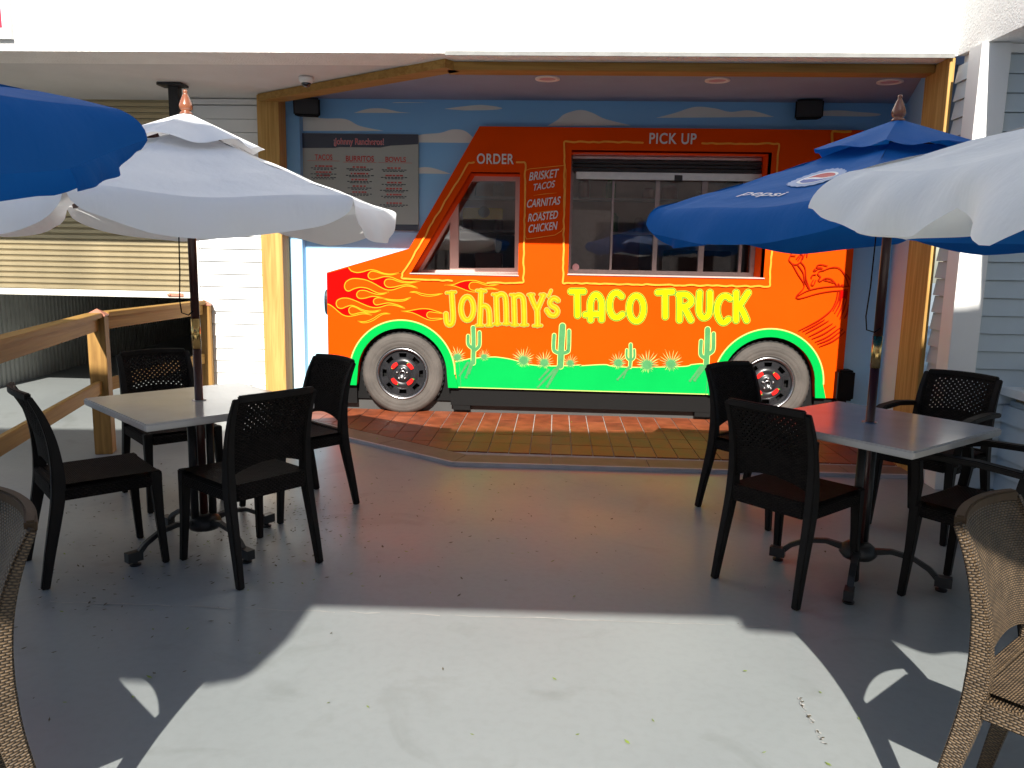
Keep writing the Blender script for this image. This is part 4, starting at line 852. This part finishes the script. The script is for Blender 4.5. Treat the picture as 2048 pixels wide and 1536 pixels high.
# ------------------------------------------------------------------ tables
def table(c, rz, label, base_rz):
    t = empty('cafe_table', (c[0], c[1], 0), rz); tag(t, label, 'table', 'square cafe tables on the patio')
    mb = MB(); n = 24; h_ = .40; hole = [(.022*math.cos(2*PI*k/n), .022*math.sin(2*PI*k/n)) for k in range(n)]
    r_ = .012; sq = [(h_-r_+r_*math.cos(a), h_-r_+r_*math.sin(a)) for a in (0, PI/4, PI/2)]; sq = sq+[(-p[1], p[0]) for p in sq]; sq = sq+[(-p[0], -p[1]) for p in sq]
    mb.prism(sq, 0, .034, holes=[hole]); mb.v = [(v[0], v[2], .735-v[1]) for v in mb.v]; me = mb.mesh('table_top', 'marble')
    bm = bmesh.new(); bm.from_mesh(me); bmesh.ops.recalc_face_normals(bm, faces=bm.faces)
    es = [e for e in bm.edges if len(e.link_faces) == 2 and e.calc_face_angle(0) > 1.2 and max(abs(v.co.x) for v in e.verts)+max(abs(v.co.y) for v in e.verts) > .5 and abs(e.verts[0].co.z-e.verts[1].co.z) < .001]
    bmesh.ops.bevel(bm, geom=es, offset=.006, segments=2, affect='EDGES'); bm.to_mesh(me); bm.free(); link('table_top', me, t)
    mb = MB(); mb.lathe([(.034, .7352), (.032, .7385), (.0205, .7385), (.0205, .72)], 'Z', 24); mb.obj('grommet', 'chrome', t, smooth=True)
    mb = MB(); mb.box(-.26, .26, -.02, .02, .684, .7005); mb.box(-.0199, .0199, -.26, .26, .6845, .6995); mb.obj('top_bracket', 'cast_iron', t)
    for x in (-.045, .045): mb = MB(); mb.tube([(x, 0, .10), (x, 0, .684)], .019, 10); mb.obj('column', 'cast_iron', t, smooth=True)
    mb = MB(); mb.lathe([(0, .16), (.05, .16), (.075, .14), (.085, .11), (.07, .09), (0, .085)], 'Z', 20); mb.obj('hub', 'cast_iron', t, smooth=True)
    for k in range(4):
        a = base_rz+PI/4+k*PI/2; u = Vector((math.cos(a), math.sin(a), 0))
        mb = MB(); pts = [u*.05+Vector((0, 0, .125)), u*.14+Vector((0, 0, .142)), u*.23+Vector((0, 0, .128)), u*.30+Vector((0, 0, .09)), u*.345+Vector((0, 0, .045))]
        mb.bar(pts, [.032, .03, .028, .027, .027], [.03, .022, .02, .022, .026], (-u.y, u.x, 0)); lg = mb.obj('leg', 'cast_iron', t, bevel=.003)
        mb = MB(); p = u*.355; mb.bar([u*.325+Vector((0, 0, .045)), u*.395+Vector((0, 0, .045))], .04, .045, (-u.y, u.x, 0)); mb.lathe([(0, .0), (.024, .0), (.026, .008), (.012, .012), (.012, .03)], 'Z', 14, tuple(p)); mb.obj('foot', 'cast_iron', lg)
    return t
TL = (-1.72, -3.40); TR = (1.45, -3.46)
table(TL, math.radians(48), 'square pale marble cafe table with the white umbrella, left side', math.radians(-48+10))
table(TR, math.radians(40), 'square pale marble cafe table with the blue umbrella, right side', math.radians(-40+20))
# near tables, only their umbrellas reach into the picture
TLN = (-1.90, -5.70); TRN = (1.68, -5.30)

# ------------------------------------------------------------------ chairs
SW = .43
prof = [(-.285, 0), (-.255, .16), (-.215, .36), (-.205, .46), (-.208, .56), (-.222, .66), (-.25, .755), (-.288, .838)]
def prof_y(z):
    for (y0, z0), (y1, z1) in zip(prof, prof[1:]):
        if z <= z1: t = (z-z0)/(z1-z0); return y0+(y1-y0)*t
    return prof[-1][0]
_s = smooth(prof, 5)
def py(z):
    for a, b in zip(_s, _s[1:]):
        if a[1] <= z <= b[1]: return a[0]+(b[0]-a[0])*(z-a[1])/max(1e-6, b[1]-a[1])
    return _s[-1][0] if z > .5 else _s[0][0]
CHM = {}
def chair_meshes(kind):
    wk, rs_ = ('wicker_dark', 'resin_dark') if kind == 'dark' else ('wicker_brown', 'resin_brown')
    d = {}
    for sgn, nm in ((-1, 'sl'), (1, 'sr')):
        mb = MB(); pts = [(sgn*(.196+.012*(1-min(1, p[1]/.44))), p[0], p[1]) for p in _s]
        mb.bar(pts, [.030+.010*min(1, p[1]/.4) if p[1] < .46 else .040-.012*(p[1]-.46)/.38 for p in _s], [.034+.020*min(1, p[1]/.4) if p[1] < .46 else .054-.034*(p[1]-.46)/.38 for p in _s], (1, 0, 0)); d[nm] = mb.mesh('rear_leg', wk if kind != 'dark' else rs_)
        mb = MB(); mb.bar([(sgn*.205, .215, 0), (sgn*.196, .200, .22), (sgn*.192, .190, .447)], [.030, .036, .046], [.030, .036, .050], (1, 0, 0)); d['f'+nm[1]] = mb.mesh('front_leg', wk if kind != 'dark' else rs_)
    # seat
    mb = MB(); nx, ny = 10, 10
    fn = lambda u, v: ((u-.5)*.405, -.195+v*.402, .448-.014*(1-(2*u-1)**2)*(.3+.7*math.sin(PI*v)))
    mb.grid(fn, nx, ny, (SW, .425)); mb.box(-.2025, .2025, -.195, .207, .424, .4305)
    d['seat'] = mb.mesh('seat', wk, True)
    mb = MB(); mb.box(-.175, .175, .190, .228, .385, .4299); mb.box(-.176, .176, -.235, -.200, .375, .452); 
    for sgn in (-1, 1): mb.box(*(sorted((sgn*.180, sgn*.2145))), -.19, .170, .378, .4297)
    d['apron'] = mb.mesh('apron', wk)
    # pierced backrest
    mb = MB(); NU, NV = 26, 24; th = .013
    def S(u, v, o):
        zb_ = .487+.045*(1-(2*u-1)**2); zt_ = .838+.005*(1-(2*u-1)**2); z = zb_+(zt_-zb_)*v; x = (u-.5)*.372
        y = py(min(z, .838)) - .030*(1-(2*u-1)**2)*(.4+.6*v); return (x, y+o, z)
    hr = .33
    for j in range(NV):
        for i in range(NU):
            u0, u1, v0, v1 = i/NU, (i+1)/NU, j/NV, (j+1)/NV
            pierced = kind == 'dark' and 3 <= i < NU-3 and (9 <= j < NV-2) and ((i+j) % 2 == 0) and not (j in (13, 17) and i % 4 == 0)
            uvq = [(u0*.372, v0*.36), (u1*.372, v0*.36), (u1*.372, v1*.36), (u0*.372, v1*.36)]
            if not pierced:
                mb.quadv([S(u0, v0, -th/2), S(u1, v0, -th/2), S(u1, v1, -th/2), S(u0, v1, -th/2)], uvq); mb.quadv([S(u0, v0, th/2), S(u0, v1, th/2), S(u1, v1, th/2), S(u1, v0, th/2)], [uvq[0], uvq[3], uvq[2], uvq[1]])
            else:
                a, b = u0+(u1-u0)*(.5-hr), u0+(u1-u0)*(.5+hr); c_, e_ = v0+(v1-v0)*(.5-hr*.8), v0+(v1-v0)*(.5+hr*.8)
                O = [(u0, v0), (u1, v0), (u1, v1), (u0, v1)]; I = [(a, c_), (b, c_), (b, e_), (a, e_)]
                for k in range(4):
                    k2 = (k+1) % 4; U = [(q[0]*.372, q[1]*.36) for q in (O[k], O[k2], I[k2], I[k])]
                    mb.quadv([S(*O[k], -th/2), S(*O[k2], -th/2), S(*I[k2], -th/2), S(*I[k], -th/2)], U); mb.quadv([S(*O[k], th/2), S(*I[k], th/2), S(*I[k2], th/2), S(*O[k2], th/2)], [U[0], U[3], U[2], U[1]])
                    mb.quadv([S(*I[k], -th/2), S(*I[k2], -th/2), S(*I[k2], th/2), S(*I[k], th/2)], U)
    for i in range(NU):
        u0, u1 = i/NU, (i+1)/NU
        for v in (0, 1): mb.quadv([S(u0, v, -th/2), S(u1, v, -th/2), S(u1, v, th/2), S(u0, v, th/2)], [(0, 0), (.01, 0), (.01, .01), (0, .01)])
    d['back'] = mb.mesh('backrest', wk)
    mb = MB(); pts = [S(k/10, 1, 0) for k in range(11)]; mb.bar(pts, .026, .030, (0, 1, 0)); d['rail'] = mb.mesh('top_rail', rs_)
    for sgn, nm in ((-1, 'al'), (1, 'ar')):
        mb = MB(); mb.bar([(sgn*.222, py(.66)+.0, .655), (sgn*.235, -.05, .668), (sgn*.235, .12, .660), (sgn*.228, .205, .640)], .050, .026, (1, 0, 0)); mb.bar([(sgn*.214, .196, .425), (sgn*.222, .185, .53), (sgn*.226, .195, .63)], .036, .040, (1, 0, 0)); d[nm] = mb.mesh('armrest', rs_)
    for k in d:
        if k in ('sl', 'sr', 'fl', 'fr', 'al', 'ar', 'apron', 'rail'):
            bm = bmesh.new(); bm.from_mesh(d[k]); bmesh.ops.bevel(bm, geom=[e for e in bm.edges if len(e.link_faces) == 2 and e.calc_face_angle(0) > .8], offset=.005, segments=2, affect='EDGES', clamp_overlap=True); bm.to_mesh(d[k]); bm.free()
            for p in d[k].polygons: p.use_smooth = False
    return d
def chair(kind, c, face, label, group, arms=False):
    if kind not in CHM: CHM[kind] = chair_meshes(kind)
    d = CHM[kind]; a = math.atan2(face[1], face[0])-PI/2
    t = empty('patio_chair', (c[0], c[1], 0), a); tag(t, label, 'chair', group)
    for k in ('sl', 'sr'): link('rear_leg', d[k], t)
    for k in ('fl', 'fr'): link('front_leg', d[k], t)
    link('seat', d['seat'], t); link('apron', d['apron'], t); bk_ = link('backrest', d['back'], t); link('top_rail', d['rail'], bk_)
    if arms: link('armrest', d['al'], t); link('armrest', d['ar'], t)
    return t
GD = 'dark resin wicker chairs round the marble tables'; GB = 'brown wicker chairs in the near corners'
chair('dark', (-2.10, -3.64), (.72, .69), 'dark wicker chair left of the left table, seen from its side', GD)
chair('dark', (-1.44, -3.57), (-.80, .60), 'dark wicker chair with its back to us at the left table', GD)
chair('dark', (-1.48, -2.76), (-.64, -.77), 'dark wicker chair nearest the truck front wheel at the left table', GD)
chair('dark', (-2.23, -2.67), (.69, -.72), 'dark wicker chair behind the left table in front of the fence', GD)
chair('dark', (1.12, -3.53), (.74, .67), 'dark wicker chair with its back to us at the right table', GD)
chair('dark', (1.22, -2.58), (.62, -.78), 'dark wicker chair in front of the truck rear wheel', GD)
chair('dark', (2.09, -2.72), (-.76, -.65), 'dark armchair beside the blue grey wall behind the right table', GD, True)
chair('dark', (1.86, -3.72), (-.62, .78), 'dark wicker armchair cut by the right picture edge at the right table', GD, True)
chair('brown', (1.325, -5.27), (.69, -.72), 'brown wicker chair in the sunlit bottom right corner', GB)
chair('brown', (-1.48, -5.56), (-.66, -.75), 'brown wicker chair in the bottom left corner', GB)

# ------------------------------------------------------------------ umbrellas
def umbrella(name, c, fab, label, rot, R=1.05, zr=1.635, za=2.10, base=.05, seed=1, wind=.03, val=.15, wdir=None, notch=.16, ragged=None, cordx=-.05, logos=(), logo_cols=None, zpole=None):
    rnd = random.Random(seed); t = empty(name, (c[0], c[1], 0)); tag(t, label, 'umbrella', 'patio umbrellas over the tables')
    n = 6; ph = [rnd.uniform(0, 6) for _ in range(24)]
    def pt(r, a0, a1, v, lift=0):
        A = Vector((math.cos(a0), math.sin(a0), 0))*r; B = Vector((math.cos(a1), math.sin(a1), 0))*r; p = A.lerp(B, v); k = r/R
        z = za+(zr-za)*k - .018*math.sin(PI*k)*1.0 - .028*math.sin(PI*v)*k*(.6+.4*k)
        p.z = z+lift; return p
    r0 = .20; nv = 14; nu = 12
    panels = []
    for k in range(n):
        a0 = rot+2*PI*k/n; a1 = rot+2*PI*(k+1)/n; am = (a0+a1)/2; out = Vector((math.cos(am), math.sin(am), 0))
        mb = MB()
        def canopy(v, q, a0=a0, a1=a1, k=k, out=out):
            p = pt(r0+(R-r0)*q, a0, a1, v)
            p.z += .008*math.sin(8*v+ph[k])*q*math.sin(PI*v) + .004*math.sin(17*q+ph[k+6]+4*v) - .006*math.exp(-((v-.06)/.03)**2)*q; return p
        def valance(v, q, a0=a0, a1=a1, k=k, out=out):
            p = canopy(v, 1.0, a0, a1, k, out); L = val*(notch+(1-notch)*math.sin(PI*min(1, max(0, v)))**.42)
            if ragged and k in ragged:
                for (va, la), (vb, lb) in zip(ragged[k], ragged[k][1:]):
                    if va <= v <= vb+1e-6: L = la+(lb-la)*(v-va)/(vb-va)
            bl = wind*(math.sin(7*v+ph[k])*.6+math.sin(15*v+ph[k+6]+1.2*q)*.55+math.sin(31*v+ph[k+12]+2*q)*.25+math.sin(23*v-4*q+ph[k])*.3)
            rad = Vector((p.x, p.y, 0)).normalized(); bl *= max(0, math.sin(PI*v))**.5
            p = p + rad*(bl*q + (.045+wind*.8)*math.sin(q*PI/2)) ; p.z -= L*(.45*q+.55*(1-math.cos(q*PI/2)))*(1-.08*abs(math.sin(5*v+ph[k+12])))
            if wdir is not None: p = p + Vector(wdir)*(q**1.3)*(.6+.4*math.sin(4*v+ph[k+6])*max(0, math.sin(PI*v)))
            return p
        mb.grid(canopy, 48, 12); pn = mb.obj('canopy_panel', fab, t, smooth=True); panels.append((pn, canopy))
        mb = MB(); mb.grid(valance, 48, 8); mb.obj('valance', fab, pn, smooth=True)
        # hem seam
        mb = MB(); e = Vector((math.cos(a0), math.sin(a0), 0)); mb.bar([pt(r0*.6+(R*.985-r0*.6)*q_/8, a0, a1, 0, -.018) for q_ in range(9)], .016, .020, (-e.y, e.x, 0)); mb.obj('rib', 'pole_wood', t)
        mb = MB(); mb.bar([Vector((e.x*.035, e.y*.035, zr-.05)), pt(R*.52, a0, a1, 0, -.03)], .012, .018, (-e.y, e.x, 0)); mb.obj('strut', 'pole_wood', t)
    mb = MB()
    for k in range(n):
        a0 = rot+2*PI*k/n; a1 = rot+2*PI*(k+1)/n
        def cap(v, u, a0=a0, a1=a1, k=k):
            rr = .02+.33*u*(1+.03*math.sin(PI*v)); A = Vector((math.cos(a0), math.sin(a0), 0))*rr; B = Vector((math.cos(a1), math.sin(a1), 0))*rr; p = A.lerp(B, v)
            base_z = za+(zr-za)*(rr/R); p.z = base_z+.045-.012*u+.016*u**2*math.sin(2*PI*v+ph[k])*math.sin(PI*v)-.012*u*u*math.sin(PI*v); return p
        mb.grid(cap, 10, 8)
    mb.obj('vent_cap', fab, t, smooth=True)
    mb = MB(); mb.lathe([(0, .11), (.008, .108), (.011, .10), (.008, .092), (.012, .086), (.020, .066), (.028, .045), (.030, .034), (.026, .022), (.019, .014), (.026, .008), (.030, 0), (0, 0)][::-1], 'Z', 24, (0, 0, za+.035)); mb.obj('finial', 'finial', t, smooth=True)
    zj = 1.06
    mb = MB(); mb.tube([(0, 0, base), (0, 0, zj-.07)], .0195, 16); mb.obj('lower_pole', 'pole_wood', t, smooth=True)
    mb = MB(); mb.tube([(0, 0, zj+.07), (0, 0, za+.03)], .0195, 16); mb.obj('upper_pole', 'pole_wood', t, smooth=True)
    mb = MB(); mb.tube([(0, 0, zj-.072), (0, 0, zj+.072)], .0212, 16); mb.obj('brass_sleeve', 'brass', t, smooth=True)
    mb = MB(); mb.lathe([(.0196, zr-.07), (.045, zr-.07), (.045, zr-.03), (.0196, zr-.03)], 'Z', 16); mb.obj('runner', 'pole_wood', t)
    mb = MB(); mb.tube([(cordx, -.02, zr-.05), (cordx*1.1, -.022, 1.35), (cordx*1.25, -.022, 1.22), (cordx*1.1, -.022, 1.16), (cordx*.45, -.021, 1.15), (-.0, -.021, 1.17)], .0032, 5); mb.obj('cord', 'black', t)
    return t, panels
def decal_on(panel, fn2, items, matlist, name='printed_logo', lift=.004):
    # items draw in (s,t) space: s across panel 0..1, t down the slope 0..1 ; wraps to the cloth
    pn, cn = panel
    def S(s, t_):
        p = cn(s, t_); pa = cn(s+.01, t_); pb = cn(s, t_+.016); nrm = (pb-p).cross(pa-p).normalized()
        if nrm.z < 0: nrm = -nrm
        return p+nrm*lift
    mb = MB(); fn2(mb, S); tag(mb.obj(name, matlist, pn), kind='stuff')
def logo(mb, S, cs=.40, ct=.52, rs=.155, text=True):
    asp = .80      # t units per s unit
    def disc(r0, r1, a0, a1, m, lift, teeth=0):
        mb.m = m; n = 48
        for k in range(n):
            t0, t1 = a0+(a1-a0)*k/n, a0+(a1-a0)*(k+1)/n
            ra = r1*(1+(.07 if teeth and (k % 2) else 0)); rb = r1*(1+(.07 if teeth and ((k+1) % 2) else 0))
            q = [(r0, t0), (ra, t0), (rb, t1), (r0, t1)]
            pts = []
            for r_, a in q:
                p = S(cs+r_*math.cos(a), ct+r_*asp*math.sin(a)); pts.append(p+Vector((0, 0, lift)))
            mb.quadv(pts)
    disc(rs*1.02, rs*1.38, 0, 2*PI, 1, .000, teeth=1); disc(rs*.86, rs*1.02, 0, 2*PI, 0, .001)
    def band(y0, y1, m):      # horizontal wavy bands within the disc
        mb.m = m; n = 16
        for k in range(n):
            x0_, x1_ = -1+2*k/n, -1+2*(k+1)/n
            def cl(x, y): lim = math.sqrt(max(0, 1-x*x)); return max(-lim, min(lim, y))
            w = lambda x: .16*math.sin(PI*x*.9)
            f = lambda x, yy, ww: cl(x, yy+(w(x) if ww else 0))
            pts = [(x0_, f(x0_, y0, abs(y0) < 1)), (x1_, f(x1_, y0, abs(y0) < 1)), (x1_, f(x1_, y1, abs(y1) < 1)), (x0_, f(x0_, y1, abs(y1) < 1))]
            mb.quadv([S(cs+rs*.86*p[0], ct+rs*.86*asp*p[1])+Vector((0, 0, .0015)) for p in pts])
    band(-1.01, -.17, 2); band(-.169, .169, 0); band(.17, 1.01, 3)
    if text:
        mb.m = 0; add_text(mb, 'pepsi', lambda u, v: S(cs-.30+.25*u+.03*v, ct+.30-.075*v)+Vector((0, 0, .0005)), bold=.01)
PHI = math.radians
ul, pl1 = umbrella('patio_umbrella', TL, 'fabric_white', 'plain white patio umbrella over the left marble table', PHI(-88), R=.965, za=2.035, zr=1.685, seed=3, wind=.010, val=.165, base=.165)
ur, pl2 = umbrella('patio_umbrella', TR, 'fabric_blue', 'blue patio umbrella with round logo over the right marble table', PHI(-118), R=1.005, za=2.025, zr=1.682, seed=5, wind=.014, val=.15, notch=.55, cordx=-.055, base=.165)
LM = ['logo_white', 'logo_pale', 'logo_red', 'logo_blue']
for k in (5, 1, 3): decal_on(pl2[k], lambda mb, S: logo(mb, S, .60, .52, .135), None, LM)
ubl, pl3 = umbrella('patio_umbrella', TLN, 'fabric_blue', 'blue patio umbrella corner reaching in at the top left', PHI(8), za=1.93, zr=1.72, R=1.06, seed=11, wind=.012, val=.12, notch=.8, ragged={5: [(0, .15), (.6, .15), (.85, .12), (1, .06)], 0: [(0, .06), (.2, .065), (1, .10)]}, base=.05)
uwr, pl4 = umbrella('patio_umbrella', TRN, 'fabric_grey', 'wind blown white umbrella reaching in at the top right', PHI(-140), za=1.98, zr=1.68, R=1.0, seed=23, wind=.04, val=.15, notch=.6, ragged={4: [(0, .12), (.5, .15), (1, .10)], 5: [(0, .10), (.1, .135), (.25, .15), (.4, .145), (.5, .10), (.58, .15), (.68, .20), (.78, .14), (1, .12)]}, base=.05, wdir=(-.03, -.01, .008))
def white_logo(mb, S):
    mb.m = 0; add_text(mb, 'pepsi', lambda u, v: S(.30+.40*u, .62-.10*v)+Vector((0, 0, .0005)), bold=.006)
    mb.m = 1
    for k in range(3): mb.quadv([S(.28+.02*k, .38+.03*k), S(.62, .38+.03*k), S(.62, .395+.03*k), S(.28+.02*k, .395+.03*k)])
decal_on(pl4[5], white_logo, None, ['logo_blue', 'logo_red'])
# umbrella feet: cast bases under the tables
for c, lab in ((TLN, 'round cast umbrella base of the near blue umbrella'), (TRN, 'round cast umbrella base of the near white umbrella')):
    u = empty('umbrella_base', (c[0], c[1], 0)); tag(u, lab, 'umbrella base', 'umbrella bases')
    mb = MB(); r_ = .22; mb.lathe([(0, 0), (r_, 0), (r_, .03), (r_*.8, .045), (.03, .05), (.03, .08), (0, .08)], 'Z', 28); mb.obj('plate', 'cast_iron', u, smooth=True)
    mb = MB(); mb.tube([(0, 0, .081), (0, 0, .16)], .028, 14); mb.obj('sleeve', 'cast_iron', u, smooth=True)

# ------------------------------------------------------------------ unseen board added behind the viewer, its edges shaped to shade the middle of the patio
BY = -8.6
ob_ = empty('shade_board', (0, BY, 0)); tag(ob_, 'unseen blank board on tall posts, added behind the viewer to shade the patio', 'board')
def glo(x, side):
    if x < -1.52 or (x == -1.52 and side < 0): return -5.6
    if x < -1.0 or (x == -1.0 and side < 0): return -4.64 if x < -1.13 else (-4.62 if x < -1.08 else (-4.55 if x < -1.03 else -4.32))
    if x < .76 or (x == .76 and side < 0): return -3.98+.034*x
    return max(-4.35, -4.07-.12*max(0, x-.9))
zlo = lambda x, side=1: (glo(x, side)-BY)*SLOPE
zhi = lambda x: (-.62+.105*max(-5, min(3, x))-BY)*SLOPE
xs = (-10, -7.5, -5, -2.5, -1.52, -1.14, -1.09, -1.04, -1.0, .76, 1.6, 2.6, 5, 7.5, 10)
for k in range(14):
    xa, xb, yo = xs[k], xs[k+1], .011*(k % 2); ea, eb = (0 if -1.6 < xa < .8 else .02), (0 if -1.6 < xb < .8 else .02)
    mb = MB(); mb.hexa([(xa-ea, -.03+yo, zlo(xa, 1)), (xb+eb, -.03+yo, zlo(xb, -1)), (xb+eb, .03+yo, zlo(xb, -1)), (xa-ea, .03+yo, zlo(xa, 1))], [(xa-ea, -.03+yo, zhi(xa)), (xb+eb, -.03+yo, zhi(xb)), (xb+eb, .03+yo, zhi(xb)), (xa-ea, .03+yo, zhi(xa))]); mb.obj('panel', 'white_trim', ob_)
for x in (-1.52, -1.0, .76): mb = MB(); mb.box(x-.03, x+.03, .045, .08, zlo(x, -1) if x > 0 else zlo(x, 1), zhi(x)-.02); mb.obj('batten', 'white_trim', ob_)
for x in (-9, 4.2, 9): mb = MB(); mb.box(x-.09, x+.09, -.26, -.08, 0, zhi(x)-.05); mb.obj('post', 'dark_metal', ob_)

bld = empty('added_building', (0, -15.5, 0)); tag(bld, 'unseen low brown building added behind the viewer for window reflections', 'building')  # unseen building, added so the truck windows reflect it instead of bright sky
mb = MB(); mb.box(-16, 16, -4, 0, 0, 5.4); mb.obj('wall', 'shop_wall', bld)
mb = MB(); mb.box(-16.3, 16.3, -4.2, .35, 5.401, 5.75); mb.obj('roof', 'dark_metal', bld)
for k in range(8):
    x = -14+k*4; mb = MB(); mb.box(x-.9, x+.9, .002, .05, .9, 2.5); f_ = mb.obj('window', 'dark_metal', bld)
    mb = MB(); mb.box(x-.84, x+.84, .0505, .056, .96, 2.44); mb.obj('pane', 'navy', f_)
for x in (-12, 4): mb = MB(); mb.box(x-.5, x+.5, .002, .05, 0, 2.2); mb.obj('door', 'pole_wood', bld, bevel=.01)

# ------------------------------------------------------------------ leaf litter
def litter(name, n, mname, spots, smin, smax, lab, cat):
    mb = MB(); rnd = random.Random(len(name))
    for i in range(n):
        (cx, cy, sx_, sy_) = rnd.choice(spots); x, y = rnd.gauss(cx, sx_), rnd.gauss(cy, sy_)
        z = .0245 if (y > -1.2) else .004; s = rnd.uniform(smin, smax); a = rnd.uniform(0, 6.3); e = Vector((math.cos(a), math.sin(a), 0)); f = Vector((-e.y, e.x, 0)); p = Vector((x, y, z+rnd.uniform(0, .002)))
        w_ = rnd.uniform(.25, .5); up = Vector((0, 0, s*rnd.uniform(.1, .5)))
        mb.quadv([p-e*s, p+f*s*w_+up*.4, p+e*s+up, p-f*s*w_+up*.3])
    tag(mb.obj(name, mname), lab, cat, kind='stuff')
litter('fallen_leaves', 190, 'leaf_green', [(-1.6, -3.2, .5, .5), (-1.7, -3.1, .25, .25), (-1.7, -4.0, .5, .4), (-.3, -3.2, 1.0, .8), (-1.8, -.9, .25, .08), (.2, -.5, .9, .15), (.4, -4.9, .8, .3)], .005, .014, 'scattered small green leaves on the patio floor', 'leaves')
litter('leaf_debris', 900, 'leaf_brown', [(-1.6, -3.1, .45, .45), (-1.5, -3.0, .3, .3), (-2.4, -2.2, .5, .6), (-.4, -2.6, .9, .5), (-.2, -3.0, 1.0, .6), (-1.9, -3.9, .5, .5), (-1.5, -3.2, .3, .3), (-1.7, -2.9, .4, .4), (-2.3, -2.6, .4, .5), (-2.2, -4.2, .4, .4)], .004, .0135, 'dark leaf crumbs and twigs on the patio floor', 'debris')
